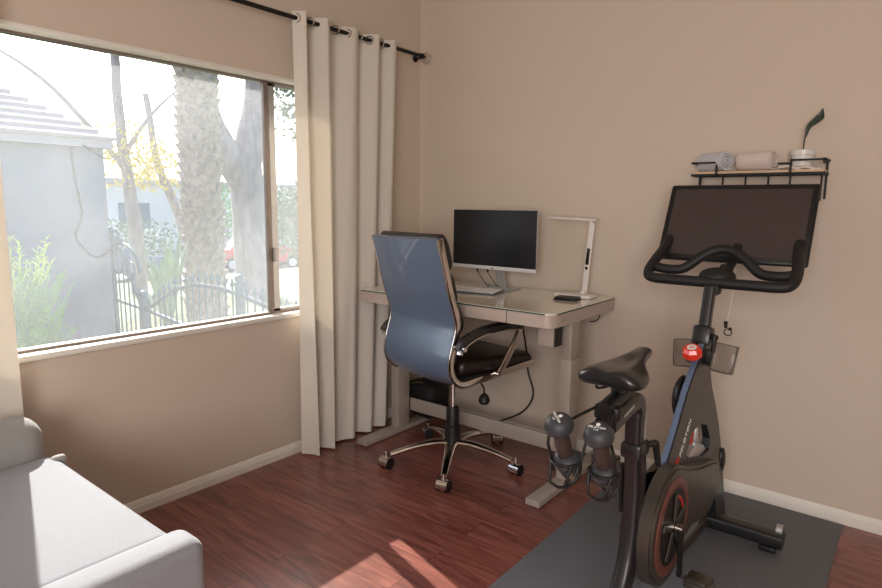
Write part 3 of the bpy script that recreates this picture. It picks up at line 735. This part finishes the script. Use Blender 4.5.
# head post, handlebar
B().sweep([(CXB, -.66, .84), (CXB, -.605, 1.05)], (.020, .022), side=(1, 0, 0), n=5, seg=16).build('head_post', 'bike_black', bk)
B().box((CXB, -.655, .872), (.066, .072, .075), bev=.012, Mx=Matrix.Rotation(-.25, 4, 'X')).build('head_collar', 'bike_black', bk)
B().cyl((CXB + .028, -.655, .875), (CXB + .05, -.68, .875), .012).sweep([(CXB + .048, -.68, .885), (CXB + .046, -.69, .82)], [.010, .008], seg=10).build('clamp_lever', 'black', bk)
hb_y = -.56
near = [(CXB - .245, hb_y + .215, 1.215), (CXB - .252, hb_y + .16, 1.175), (CXB - .266, hb_y + .07, 1.115), (CXB - .262, hb_y + .02, 1.082), (CXB - .235, hb_y - .004, 1.068), (CXB - .15, hb_y - .008, 1.066), (CXB, hb_y - .008, 1.066), (CXB + .15, hb_y - .008, 1.066), (CXB + .235, hb_y - .004, 1.068), (CXB + .262, hb_y + .02, 1.082), (CXB + .266, hb_y + .07, 1.115), (CXB + .252, hb_y + .16, 1.175), (CXB + .245, hb_y + .215, 1.215)]
pts = cr(near, 6)
hbm = B().sweep(pts, [.0205] * len(pts), seg=14)
for s in (-1, 1): hbm.ball(near[0 if s < 0 else -1], .0205, u=14, v=8)
hbo = hbm.build('handlebar', 'bike_grip', bk)
inn = [(CXB - .255, hb_y + .07, 1.105), (CXB - .20, hb_y + .07, 1.098), (CXB - .14, hb_y + .08, 1.105), (CXB - .085, hb_y + .10, 1.150), (CXB - .03, hb_y + .115, 1.182), (CXB + .03, hb_y + .115, 1.182), (CXB + .085, hb_y + .10, 1.150), (CXB + .14, hb_y + .08, 1.105), (CXB + .20, hb_y + .07, 1.098), (CXB + .255, hb_y + .07, 1.105)]
pts = cr(inn, 6); B().sweep(pts, [.0195] * len(pts), seg=14).build('inner_bar', 'bike_grip', hbo)
B().ball((CXB, hb_y + .04, 1.085), (.068, .06, .036)).box((CXB, hb_y - .01, 1.040), (.055, .06, .04), bev=.01).build('stem_cap', 'bike_grip', bk)
B().cyl((CXB + .015, hb_y + .02, 1.09), (CXB + .022, hb_y + .05, 1.125), .016).build('stem_bolt', 'black', bk)
# screen on its arm
B().sweep([(CXB + .02, hb_y + .03, 1.06), (CXB + .03, hb_y + .13, 1.14), (CXB + .03, hb_y + .25, 1.23)], (.017, .014), side=(1, 0, 0), n=4, seg=14).build('screen_arm', 'bike_grip', bk)
T = basis((CXB - .0, -.31, 1.287), (1, 0, 0), (0, .145, .30))
sb = B().box((0, 0, 0), (.568, .350, .022), bev=.010, seg=3).xf(T)
so = sb.build('touchscreen', 'bike_edge', bk)
B().box((.0, .0, .0112), (.520, .302, .0016), bev=.0005, seg=1).xf(T).build('display_glass', 'bike_screen', so)
B().box((0, -.02, -.025), (.30, .20, .03), bev=.012, seg=3).xf(T).build('rear_housing', 'bike_edge', so)
T2 = basis((CXB + .0, -.31, 1.287), (1, 0, 0), (0, .145, .30))
# resistance knob with sticker
K = V(CXB + .006, -.805, .838); Rk = basis(K, (1, 0, 0), (0, .88, .35))
kn = B().lathe([(0, -.026), (.022, -.026), (.034, -.014), (.035, .008), (.026, .020), (0, .020)], seg=8); kn.xf(Rk)
ko = kn.build('resistance_knob', 'knob', bk, angle=20)
B().lathe([(0, .0202), (.0165, .0202), (.0165, .0212), (0, .0212)], seg=24).xf(Rk).build('knob_sticker', 'white_ink', ko)
kl = B()
for (dx, dy, w_) in ((-.006, .003, .004), (0, .003, .004), (.006, .003, .004), (-.004, -.004, .006), (.004, -.004, .005)):
    kl.box((dx, dy, .0216), (w_, .0045, .0006), Mx=Matrix.Rotation(.3, 4, 'Z'))
kl.xf(Rk).build('sticker_print', 'red_ink', ko)
B().cyl(K - V(0, -.03, .03), K, .012).build('knob_stem', 'black', bk)
# smoked trays either side
for s in (-1, 1):
    xa_, xb_ = (CXB - .014, CXB - .086) if s < 0 else (CXB + .050, CXB + .128)
    mid = (xa_ + xb_) / 2; wd = abs(xb_ - xa_)
    T = basis((mid, -.70, .808), (math.cos(.10), 0, -math.sin(.10) * s), (0, .22, 1))
    t_ = B(); t_.box((0, 0, -.012), (wd, .106, .003), bev=.001); t_.box((0, -.050, .004), (wd, .003, .034)); t_.box((-wd / 2, 0, .002), (.003, .1, .028)); t_.box((wd / 2, 0, .002), (.003, .1, .028))
    t_.xf(T); tr = t_.build('accessory_tray', 'smoke', bk)
    e_ = B()
    c4 = [(-wd / 2, .05, .015), (-wd / 2, -.04, .017), (-wd / 2 + .012, -.052, .02), (wd / 2 - .012, -.052, .02), (wd / 2, -.04, .017), (wd / 2, .05, .015), (wd / 2, .05, -.012), (-wd / 2, .05, -.012)]
    e_.sweep([T @ V(*q) for q in c4], .0016, seg=6, closed=True); e_.build('tray_edge', 'black', tr)
    B().box((CXB + s * .032, -.685, .80), (.03, .02, .06), bev=.004).build('tray_mount', 'black', bk)
# hanging cable with clip
tag(B().tube([(CXB + .045, -.45, 1.12), (CXB + .047, -.46, 1.02), (CXB + .04, -.47, .93), (CXB + .035, -.47, .90)], .0012, 5, 6).build('earphone_cable', 'white_plastic'), 'thin pale cable hanging from the bike handlebar', 'cable')
cl = thing('cable_clip', (CXB + .04, -.47, .86), 'small black looped clip dangling below the bike handlebar', 'clip')
B().tube([(CXB + .043 + .014 * math.cos(t), -.47, .862 + .013 * math.sin(t)) for t in [q * PI / 6 for q in range(12)]], .0022, 2, 8, closed=True).build('clip_loop', 'black', cl)
B().sweep([(CXB + .032, -.47, .905), (CXB + .034, -.47, .878)], [.008, .006], seg=10).ball((CXB + .05, -.47, .876), .007, u=10, v=8).build('clip_body', 'black', cl)

# ------------------------------------------------------------------ dumbbells in the holders
def dumbbell(x, label, twist, ytop):
    top = V(x, ytop, .812); bot = V(x + .0, ytop + .058, .690)
    ax = (top - bot).normalized()
    root = thing('dumbbell', bot, label, 'dumbbell', group='charcoal dumbbells on the bike')
    T = basis(bot, ax.cross(V(1, 0, 0)).cross(ax), ax.cross(V(1, 0, 0))); 
    L = (top - bot).length
    Tm = basis(bot, (1, 0, 0), V(0, ax.z, -ax.y) * -1); 
    z_ = ax; x_ = V(1, 0, 0); y_ = z_.cross(x_)
    Tm = Matrix((x_, y_, z_)).transposed().to_4x4(); Tm.translation = bot
    headp = [(0, -.020), (.018, -.020), (.030, -.012), (.0375, .004), (.036, .016), (.026, .026), (.014, .030), (0, .030)]
    for q, flip in ((0, 1), (1, -1)):
        pr = [(r, (-z if flip < 0 else z) + (L if q else 0)) for r, z in headp]
        hb_ = B().lathe(pr, seg=24); hb_.xf(Tm); ho = hb_.build('weight_head', 'neoprene', root, angle=60)
        if q:
            TT = Tm @ Matrix.Translation((0, 0, L + .0203)) @ Matrix.Rotation(twist, 4, 'Z')
            B().lathe([(0, 0), (.0052, 0), (.0052, .0006), (0, .0006)], (0, .009, 0), seg=16).xf(TT).build('emblem', 'white_ink', ho)
            text_mesh('PELOTON', .0088, 'white_ink', 'lettering', ho, TT @ Matrix.Translation((0, -.0015, .0004)), .0003)
            text_mesh('3 LB', .0055, 'white_ink', 'weight_lettering', ho, TT @ Matrix.Translation((0, -.0095, .0004)), .0003)
    B().lathe([(0, .01), (.018, .01), (.021, L * .5), (.018, L - .01), (0, L - .01)], seg=20).xf(Tm).build('grip', 'neo_handle', root)
dumbbell(1.917, 'charcoal dumbbell in bike holder, the left one, nearer the desk', -.75, -1.70)
dumbbell(2.023, 'charcoal dumbbell in bike holder, the right one, below the saddle', .08, -1.70)

# ------------------------------------------------------------------ wall shelf
sh = thing('wall_shelf', (1.98, -.001, 1.491), 'pale wood shelf in a black iron frame with hooks on the back wall', 'shelf')
SX0, SX1, SYF = 1.729, 2.248, -.125
B().span((SX0 + .012, SYF + .006, 1.498), (SX1 - .006, -.003, 1.51), bev=.001).build('board', 'wood_shelf', sh)
def bar(b, pts, r=.0045): return b.sweep(pts, r, seg=4, n=8)
b = B()
b.span((SX0, SYF - .004, 1.489), (SX1, SYF + .005, 1.499)); b.span((SX0, -.012, 1.489), (SX1, -.003, 1.499))
b.span((SX0, SYF, 1.489), (SX0 + .008, -.003, 1.499)); b.span((SX1 - .008, SYF, 1.489), (SX1, -.003, 1.499))
b.build('iron_frame', 'iron', sh)
def rail(x0_, x1_, up_):
    r_ = B(); z2 = 1.548
    r_.span((x0_, SYF - .004, z2 - .004), (x1_, SYF + .004, z2 + .004))
    xv = x1_ if up_ else x0_
    r_.span((xv - .004, SYF - .004, 1.494), (xv + .004, SYF + .004, z2 + .004))
    xe = x0_ if up_ else x1_
    r_.span((xe - .004, SYF - .004, z2 - .004), (xe + .004, -.003, z2 + .004))
    return r_
rail(SX0 + .002, 1.835, True).build('guard_rail', 'iron', sh); rail(2.124, SX1 - .002, False).build('guard_rail', 'iron', sh)
B().span((SX1 - .012, SYF, 1.536), (SX1 - .004, -.003, 1.554)).span((SX1 - .012, -.012, 1.391), (SX1 - .004, -.003, 1.554)).build('wall_bracket', 'iron', sh)
B().span((SX0 + .004, -.012, 1.391), (SX0 + .012, -.003, 1.554)).build('wall_bracket', 'iron', sh)
B().span((1.99, -.012, 1.539), (2.10, -.003, 1.547)).build('rear_rail', 'iron', sh)
for x in (1.767, 1.865, 1.957, 2.045, 2.126, 2.238):
    hk = B(); hk.tube([(x, SYF, 1.491), (x, SYF, 1.431), (x, SYF, 1.396), (x, SYF - .012, 1.383), (x, SYF - .028, 1.391), (x, SYF - .03, 1.406)], .004, 3, 8); hk.build('hook', 'iron', sh)

def towel_roll(x0_, x1_, r, y, material, label, ang):
    root = thing('rolled_towel', ((x0_ + x1_) / 2, y, 1.51), label, 'towel', group='rolled towels on the wall shelf')
    # spiral sheet swept along the axis
    L = x1_ - x0_; prof_ = []
    n = 84; turns = 3.2
    for i in range(n + 1):
        t = i / n; rr = r * (.16 + .84 * t); a = -PI * .75 + 2 * PI * turns * t
        prof_.append((rr * math.cos(a), rr * math.sin(a)))
    th = r * .84 / turns * .62
    inner = [(p[0] * max(0, (math.hypot(*p) - th)) / max(math.hypot(*p), 1e-6), p[1] * max(0, (math.hypot(*p) - th)) / max(math.hypot(*p), 1e-6)) for p in prof_]
    b = B(); NS = 10; G = []
    T = Matrix.Translation(((x0_ + x1_) / 2, y, 1.511 + r)) @ Matrix.Rotation(ang, 4, 'Z')
    for k in range(NS + 1):
        u = k / NS; sx = (u - .5) * L
        e = 1 - .05 * abs(2 * u - 1) ** 4
        row = []
        for (p, q) in zip(prof_, inner):
            row.append((b.bm.verts.new(T @ V(sx + .004 * noise.noise(V(p[0] * 30, p[1] * 30, 1)), p[0] * e, p[1] * e)), b.bm.verts.new(T @ V(sx, q[0] * e, q[1] * e))))
        G.append(row)
    F = b.bm.faces.new
    for k in range(NS):
        for i in range(n):
            F((G[k][i][0], G[k + 1][i][0], G[k + 1][i + 1][0], G[k][i + 1][0])); F((G[k][i][1], G[k][i + 1][1], G[k + 1][i + 1][1], G[k + 1][i][1]))
    for i in range(n):
        F((G[0][i][0], G[0][i + 1][0], G[0][i + 1][1], G[0][i][1])); F((G[NS][i][0], G[NS][i][1], G[NS][i + 1][1], G[NS][i + 1][0]))
    for k in range(NS):
        F((G[k][n][0], G[k + 1][n][0], G[k + 1][n][1], G[k][n][1])); F((G[k][0][0], G[k][0][1], G[k + 1][0][1], G[k + 1][0][0]))
    o = b.build('towel_cloth', material, root, angle=50)
    return root
towel_roll(1.736, 1.890, .046, -.066, 'towel_blue', 'pale grey-white rolled towel at left end of wall shelf', -.62)
towel_roll(1.905, 2.060, .044, -.062, 'towel', 'pinkish-white rolled towel in the middle of wall shelf', -.40)
fc = B().grid(24, 10, lambda u, v: V(2.075 + .155 * u, -.118 + .05 * v, 1.513 + .010 * (1 - u) + .008 * math.sin(7 * u + 3 * v) ** 2), thick=.008)
solo(fc, 'folded_cloth', 'towel', 'flat cream cloth lying at front of shelf before the pot', 'cloth', origin=(2.14, -.09, 1.511))

pot = thing('potted_orchid', (2.153, -.050, 1.51), 'small white pot with a single dark leaf on wall shelf', 'potted plant')
PX, PY = 2.153, -.050
B().lathe([(0, .0), (.034, .0), (.042, .058), (.0455, .060), (.0465, .080), (.043, .080), (.0415, .066), (0, .064)], (PX, PY, 1.511), seg=32).build('pot', 'ceramic', pot)
B().lathe([(0, .062), (.040, .062), (.030, .068), (0, .070)], (PX, PY, 1.511)).build('soil', 'soil', pot)
B().tube([(PX + .0, PY, 1.576), (PX + .0, PY - .002, 1.621), (PX + .003, PY, 1.651), (PX + .008, PY, 1.671)], .0028).build('stem', 'leaf', pot)
def leaf_sheet(axis_pts, widths, nrm, thick=.0015, fold=.15):
    b = B(); P = cr(axis_pts, 6); n = len(P); rows = []
    for i, p in enumerate(P):
        t = (P[min(i + 1, n - 1)] - P[max(i - 1, 0)]).normalized(); s_ = t.cross(V(nrm)).normalized(); nn = s_.cross(t)
        q = i / (n - 1) * (len(widths) - 1); k = min(int(q), len(widths) - 2); w_ = widths[k] + (widths[k + 1] - widths[k]) * (q - k)
        rows.append([p + s_ * (w_ * c) + nn * (abs(c) * w_ * fold) for c in (-1, -.5, 0, .5, 1)])
    b.grid(n, 5, lambda u, v: rows[int(round(u * (n - 1)))][int(round(v * 4))], thick=thick); return b
leaf_sheet([(PX + .003, PY, 1.646), (PX + .012, PY, 1.686), (PX + .032, PY, 1.706), (PX + .050, PY, 1.724), (PX + .056, PY, 1.757)], [.004, .010, .014, .016, .002], (0, -1, .3)).build('leaf', 'leaf', pot, angle=80)

# ------------------------------------------------------------------ daybed at the lower left
db = thing('daybed', (.72, -2.95, 0), 'light grey upholstered daybed under the window, half in sunlight', 'daybed')
YE = -2.30; YN = -3.75
b = B(); b.span((.33, YN, .30), (1.145, YE, .500), bev=.035, seg=4)
b.build('seat_cushion', 'sofa', db, angle=60)
b = B(); b.span((.14, YN, .14), (1.20, YE + .02, .36), bev=.02, seg=3)
b.build('base_frame', 'sofa_dark', db, angle=60)
b = B(); b.span((1.145, YN, .13), (1.265, YE + .018, .525), bev=.036, seg=5)
b.build('front_panel', 'sofa', db, angle=60)
b = B(); b.span((.165, YN, .36), (.335, YE - .015, .625), bev=.07, seg=6)
b.build('backrest', 'sofa_dark', db, angle=60)
B().span((.375, YE - .03, .47), (.405, YE + .012, .508), bev=.010, seg=3).build('corner_tuft', 'sofa_dark', db)
for (x, y) in ((.2, YE - .06), (1.2, YE - .06), (.2, YN + .06), (1.2, YN + .06)):
    B().lathe([(0, .001), (.018, .001), (.026, .14), (0, .14)], (x, y, 0), seg=16).build('leg', 'black', db)

# ================================================================== outdoors
GZ = -.38
struct('ground', B().span((-10.8, -14, GZ - .2), (-.2, 30, GZ)), 'grass', smooth=False)['kind'] = 'structure'
struct('street', B().span((-60, -30, -1.8), (-10.8, 50, -1.6)), 'paving', smooth=False)
# neighbouring house
hs = thing('neighbour_house', (-6.5, -2.4, GZ), 'grey-blue stucco house with shingled roof seen through the window', 'house')
HX, HY = -4.9, .13
B().span((HX - 4, HY - 6.2, GZ), (HX, HY, 2.02)).build('wall', 'stucco', hs, smooth=False)
B().span((HX - 4.2, HY - 6.4, 1.95), (HX + .10, HY + .07, 2.05)).build('fascia', 'fascia', hs, smooth=False)
rf = B()
ex0, ex1, ey0, ey1, ze = HX - 4.25, HX + .12, HY - 6.45, HY + .10, 2.04
ridge_x = (ex0 + ex1) / 2; rh = 1.35; ins = 2.0
rows_n = 16
for k in range(rows_n):            # courses of shingles, each a thin step of the hip
    t0 = k / rows_n; t1 = (k + 1.18) / rows_n
    def lvl(t, dz=0):
        return [V(ex0 + (ridge_x - ex0) * t, ey0 + ins * t, ze + rh * t + dz), V(ex1 + (ridge_x - ex1) * t, ey0 + ins * t, ze + rh * t + dz), V(ex1 + (ridge_x - ex1) * t, ey1 - ins * t, ze + rh * t + dz), V(ex0 + (ridge_x - ex0) * t, ey1 - ins * t, ze + rh * t + dz)]
    rf.rings([lvl(t0, 0), lvl(t0, .035), lvl(min(t1, 1), .0)], cap=(k == 0))
rf.build('roof', 'shingle', hs, smooth=False)
B().tube([(HX + .02, -.22, 2.0), (HX + .02, -.20, 1.6), (HX + .03, -.16, 1.2), (HX + .03, -.24, .95), (HX + .03, -.05, .72), (HX + .04, .16, .82)], .010).build('wall_cable', 'black', hs)
B().tube([(HX + .02, -.25, 2.05), (HX + .1, -.1, 1.95), (HX + .1, .1, 1.83)], .010).build('wall_cable', 'black', hs)

def leaves(b, c, r, n, size, seed, flat=1.0):
    rnd = random.Random(seed)
    for _ in range(n):
        d = V(rnd.gauss(0, 1), rnd.gauss(0, 1), rnd.gauss(0, 1) * flat).normalized() * (rnd.random() ** .45)
        p = V(c) + V(d.x * r[0], d.y * r[1], d.z * r[2])
        a = V(rnd.uniform(-1, 1), rnd.uniform(-1, 1), rnd.uniform(-1, 1)).normalized(); q = a.cross(V(rnd.uniform(-1, 1), rnd.uniform(-1, 1), .3)).normalized()
        s_ = size * rnd.uniform(.6, 1.3)
        b.bm.faces.new([b.bm.verts.new(p - a * s_), b.bm.verts.new(p + q * s_ * .4), b.bm.verts.new(p + a * s_), b.bm.verts.new(p - q * s_ * .4)])
    return b
# feathery shrub against the house
srb = thing('shrub', (-3.9, -1.15, GZ), 'bright green feathery shrub against the grey house wall', 'shrub')
rnd = random.Random(4); bb = B(); bt = B()
for k in range(260):
    a = rnd.uniform(0, 2 * PI); rr = rnd.uniform(0, .30); base = V(-3.9 + rr * .5 * math.cos(a), -1.15 + rr * .5 * math.sin(a), GZ + rnd.uniform(.0, .9))
    tip = base + V(math.cos(a) * rnd.uniform(.1, .36), math.sin(a) * rnd.uniform(.1, .36), rnd.uniform(.2, .52))
    mid = (base + tip) / 2 + V(math.cos(a), math.sin(a), -.3) * .05
    tgt = bt if tip.z > .75 else bb
    tgt.sweep([base, mid, tip], [.005, .005, .002], seg=4)
    for q in range(9):
        p = mid.lerp(tip, q / 8); d = V(rnd.uniform(-1, 1), rnd.uniform(-1, 1), rnd.uniform(.2, 1)).normalized() * .07
        s_ = d.cross(V(1, .3, .2)).normalized() * .007
        tgt.bm.faces.new([tgt.bm.verts.new(p - s_), tgt.bm.verts.new(p + s_), tgt.bm.verts.new(p + d)])
bb.build('foliage', 'shrub', srb, smooth=False); bt.build('new_growth', 'shrub_tip', srb, smooth=False)

# iron fence with sweeping top, running from the house corner toward this house
fn = thing('iron_fence', (-3.0, .18, GZ), 'blue-green wrought iron fence with spear tips beyond the window', 'fence')
FY = .18
def topz(x):
    pts_ = [(-5.05, .88), (-4.7, .80), (-4.5, .45), (-4.3, .17), (-4.15, .17), (-3.85, .30), (-3.55, .44), (-3.1, .53), (-2.7, .54), (-2.3, .50), (-1.8, .42), (-1.0, .38)]
    for (a, za), (c, zc) in zip(pts_, pts_[1:]):
        if a <= x <= c: return za + (zc - za) * (x - a) / (c - a)
    return pts_[-1][1]
xs = [-5.0 + .1 * i for i in range(41)]
B().sweep([(x, FY, topz(x)) for x in xs], (.018, .018), side=(0, 1, 0), n=5, seg=8).build('top_rail', 'fence', fn)
B().sweep([(-5.0, FY, .19), (-4.2, FY, .15), (-3.3, FY, .07), (-1.0, FY, .02)], (.018, .018), side=(0, 1, 0), n=5, seg=8).build('middle_rail', 'fence', fn)
B().sweep([(-5.0, FY, -.22), (-1.0, FY, -.22)], (.018, .018), side=(0, 1, 0), n=5, seg=8).build('bottom_rail', 'fence', fn)
for k in range(34):
    x = -4.95 + k * .118
    zt_ = topz(x) + .09
    pk = B().cyl((x, FY, GZ + .02), (x, FY, zt_ - .05), .010, seg=8)
    pk.lathe([(0, 0), (.012, .002), (.010, .012), (.024, .035), (.012, .075), (0, .11)], (x, FY, zt_ - .055), seg=8)
    pk.build('picket', 'fence', fn)
for x in (-4.25, -2.35, -5.0):
    B().box((x, FY, (GZ + topz(x) + .12) / 2), (.07, .07, topz(x) + .12 - GZ), bev=.006).ball((x, FY, topz(x) + .15), .045).build('post', 'fence', fn)
# arched ornament over the gate
arch = B()
arch.tube([(-4.72 + .42 * math.cos(t), FY, .55 + .32 * math.sin(t)) for t in [q * PI / 10 for q in range(11)]], .018, 2, 8)
arch.tube([(-4.86 + .07 * math.cos(t), FY, .94 + .09 * math.sin(t)) for t in [q * PI / 6 for q in range(12)]], .016, 2, 8, closed=True)
arch.tube([(-4.84 + .14 * math.cos(t), FY, .66 + .14 * math.sin(t)) for t in [q * PI / 6 for q in range(12)]], .014, 2, 8, closed=True)
arch.tube([(-4.52 + .10 * math.cos(t), FY, .56 + .10 * math.sin(t)) for t in [q * PI / 6 for q in range(12)]], .014, 2, 8, closed=True)
arch.build('gate_arch', 'fence', fn)

# palm with leaf-base scales
pl = thing('palm_tree', (-6.0, 1.95, GZ), 'palm tree with rough scaly trunk standing behind the iron fence', 'palm tree')
pb_ = B(); rnd = random.Random(2)
pb_.sweep([(-6, 1.95, GZ), (-6, 1.95, 1.0), (-6, 1.97, 2.4), (-6, 1.97, 4.4)], [.30, .25, .26, .30], seg=20)
for k in range(34):
    z = GZ + .1 + k * .135
    for j in range(9):
        a = 2 * PI * (j + .5 * (k % 2)) / 9 + rnd.uniform(-.1, .1)
        rr = .255 + rnd.uniform(-.01, .02); d = V(math.cos(a), math.sin(a), 0); s_ = V(-d.y, d.x, 0)
        c = V(-6, 1.96, z) + d * rr; up_ = rnd.uniform(.05, .10)
        vs = [pb_.bm.verts.new(q) for q in (c - s_ * .10 - V(0, 0, .09), c + s_ * .10 - V(0, 0, .09), c + s_ * .045 + d * up_ + V(0, 0, .06), c - s_ * .045 + d * up_ + V(0, 0, .06), c - s_ * .06 + V(0, 0, .05), c + s_ * .06 + V(0, 0, .05))]
        for q in ((0, 1, 2, 3), (3, 2, 5, 4), (0, 3, 4), (1, 5, 2)): pb_.bm.faces.new([vs[i] for i in q])
pb_.build('trunk', 'palm', pl, smooth=False)
for k in range(12):
    a = 2 * PI * k / 12; d = V(math.cos(a), math.sin(a), 0)
    leaf_sheet([V(-6, 1.97, 4.3), V(-6, 1.97, 4.7) + d * .35, V(-6, 1.97, 4.6) + d * .7, V(-6, 1.97, 4.1) + d * .95], [.05, .22, .18, .03], (0.01, 0, 1), thick=.01).build('frond', 'dark_leaf', pl, smooth=False)

# big forked tree
tr = thing('forked_tree', (-7.2, 3.66, GZ), 'large grey tree with forked trunk behind the palm', 'tree')
def limb(b, pts, r0, r1, k=8):
    P = cr(pts, k); n = len(P)
    P = [p + V(noise.noise(p * 1.3), noise.noise(p * 1.3 + V(3, 3, 3)), 0) * .04 for p in P]
    b.sweep(P, [(r0 + (r1 - r0) * i / (n - 1)) for i in range(n)], seg=16); return b
tb = B()
limb(tb, [(-7.2, 3.66, GZ), (-7.2, 3.62, .4), (-7.2, 3.58, 1.3), (-7.2, 3.52, 2.1)], .36, .29)
limb(tb, [(-7.2, 3.50, 1.9), (-7.2, 3.66, 2.5), (-7.2, 3.86, 3.2), (-7.2, 3.95, 4.6)], .28, .24)
limb(tb, [(-7.2, 3.50, 1.7), (-7.2, 3.20, 2.15), (-7.2, 2.85, 2.7), (-7.2, 2.62, 3.4), (-7.2, 2.45, 4.8)], .26, .25)
tb.build('trunk', 'bark', tr, angle=80)
lf = B(); leaves(lf, (-7.6, 4.4, 5.6), (1.2, 1.6, .9), 1500, .10, 5); leaves(lf, (-6.8, 4.6, 3.3), (.9, .7, .9), 500, .08, 8)
lf.build('foliage', 'dark_leaf', tr, smooth=False)

# thin bare tree between house and palm
bt_ = thing('thin_tree', (-9.0, 2.3, GZ), 'thin pale bare tree between the house and the palm', 'tree')
b = B(); limb(b, [(-9.0, 2.35, GZ), (-9, 2.32, 1.0), (-9, 2.2, 2.2), (-9, 2.15, 4.4)], .15, .07)
limb(b, [(-9, 2.3, 1.8), (-9, 1.7, 2.6), (-9, .9, 3.4), (-9, .2, 3.8)], .06, .02)
limb(b, [(-9, 2.22, 2.2), (-9, 2.7, 2.9), (-9, 3.3, 3.5)], .05, .02)
b.build('trunk', 'bark', bt_, angle=80)
b2_ = B(); leaves(b2_, (-9.1, 2.2, 2.2), (.6, .9, .7), 650, .06, 12); b2_.build('foliage', 'yellow_leaf', bt_, smooth=False)
bt2 = thing('thin_tree', (-10.5, 4.2, GZ), 'slanting thin tree left of the palm trunk', 'tree')
b = B(); limb(b, [(-10.5, 4.3, GZ), (-10.5, 4.0, 1.0), (-10.5, 3.6, 2.2), (-10.5, 3.4, 3.6)], .13, .06); b.build('trunk', 'bark', bt2, angle=80)
b2_ = B(); leaves(b2_, (-10.5, 3.6, 2.1), (.6, .8, .6), 450, .07, 14); b2_.build('foliage', 'yellow_leaf', bt2, smooth=False)

# agave behind the fence
ag = thing('agave', (-5.3, .98, GZ), 'spiky agave with long pale leaves behind the fence', 'agave')
rnd = random.Random(11)
for k in range(13):
    a = 2 * PI * k / 13 + rnd.uniform(-.2, .2); d = V(math.cos(a) * .7, math.sin(a), 0); sp = rnd.uniform(.12, .45); h_ = rnd.uniform(.9, 1.35)
    c = V(-5.3, .98, GZ)
    leaf_sheet([c, c + d * sp * .4 + V(0, 0, h_ * .5), c + d * sp + V(0, 0, h_)], [.04, .05, .045, .003], tuple(d + V(0, 0, .1)), thick=.012, fold=.3).build('leaf', 'agave', ag, smooth=False)

# cars
def car(loc, rz, paint, label):
    root = thing('parked_car', loc, label, 'car', rz=rz, group='parked cars in the street')
    side_pts = [(-2.1, .35), (-2.15, .75), (-1.95, .92), (-1.45, .96), (-.95, 1.38), (.35, 1.42), (1.0, 1.0), (1.85, .88), (2.12, .68), (2.12, .35)]
    body = B().prism([side_pts], 1.7, lambda u, v, w_: V(u, w_ - .85, v))
    for v in body.bm.verts:
        if v.co.z > 1.1: v.co.y *= .78
    body.build('body', paint, root, local=True, smooth=False)
    g = B()
    for s in (-1, 1):
        ys = s * .80
        g.bm.faces.new([g.bm.verts.new(q) for q in (V(-1.35, s * .845, 1.0), V(.9, s * .845, 1.0), V(.32, s * .71, 1.34), V(-.92, s * .71, 1.33))])
    g.bm.faces.new([g.bm.verts.new(q) for q in (V(.98, -.76, 1.03), V(.98, .76, 1.03), V(.42, .60, 1.39), V(.42, -.60, 1.39))])
    g.bm.faces.new([g.bm.verts.new(q) for q in (V(-1.43, -.76, 1.0), V(-1.43, .76, 1.0), V(-1.0, .60, 1.36), V(-1.0, -.60, 1.36))])
    for f_ in g.bm.faces: pass
    r_ = bmesh.ops.solidify(g.bm, geom=g.bm.faces[:], thickness=.03)
    g.build('window', 'car_glass', root, local=True, smooth=False)
    for x in (-1.35, 1.3):
        for s in (-1, 1):
            wo = B().cyl((x, s * .70, .32), (x, s * .88, .32), .32, seg=24).build('wheel', 'tyre', root, local=True)
            B().cyl((x, s * .87, .32), (x, s * .89, .32), .19, seg=16).build('hubcap', 'silver', wo, local=True)
    return root
car((-21, 13.3, -1.6), 1.25, 'car_red', 'red parked car seen between the tree trunks')
car((-21, 6.6, -1.6), 1.5, 'car_blue', 'blue parked car seen behind the arched gate')

# pale houses and planting across the street
ph2 = thing('pale_house', (-34, 14, -1.6), 'long pale building across the street, mostly bleached by sun', 'house')
B().span((-40, -4, -1.6), (-34, 34, 2.4)).build('wall', 'pale_wall', ph2, smooth=False)
B().span((-40.3, -4.3, 2.4), (-33.6, 34.3, 2.7)).build('roof', 'fascia', ph2, smooth=False)
for y in (9, 13, 17.5, 22, 27): 
    wp = B().span((-34.01, y, -.2), (-33.96, y + 1.8, 1.3)).build('window', 'car_glass', ph2, smooth=False)
for (c, r, n, sz, mname, lab) in (((-17.5, 12.9, .7), (1.3, 1.7, 1.6), 1700, .16, 'dark_leaf', 'dark green leafy shrub right of the forked trunk'), ((-28, 16.2, .6), (1.5, 2.0, 1.9), 1100, .13, 'shrub', 'pale green bush between palm and forked trunk'), ((-26, 10.2, -.4), (1.2, 2.4, 1.1), 800, .12, 'dark_leaf', 'low bush across the street behind the agave')):
    root = thing('bush', (c[0], c[1], -1.6), lab, 'bush')
    leaves(B(), c, r, n, sz, int(c[1] * 10)).build('foliage', mname, root, smooth=False)
    B().cyl((c[0], c[1], -1.6), (c[0], c[1], c[2]), .09, .05).build('stem', 'bark', root)
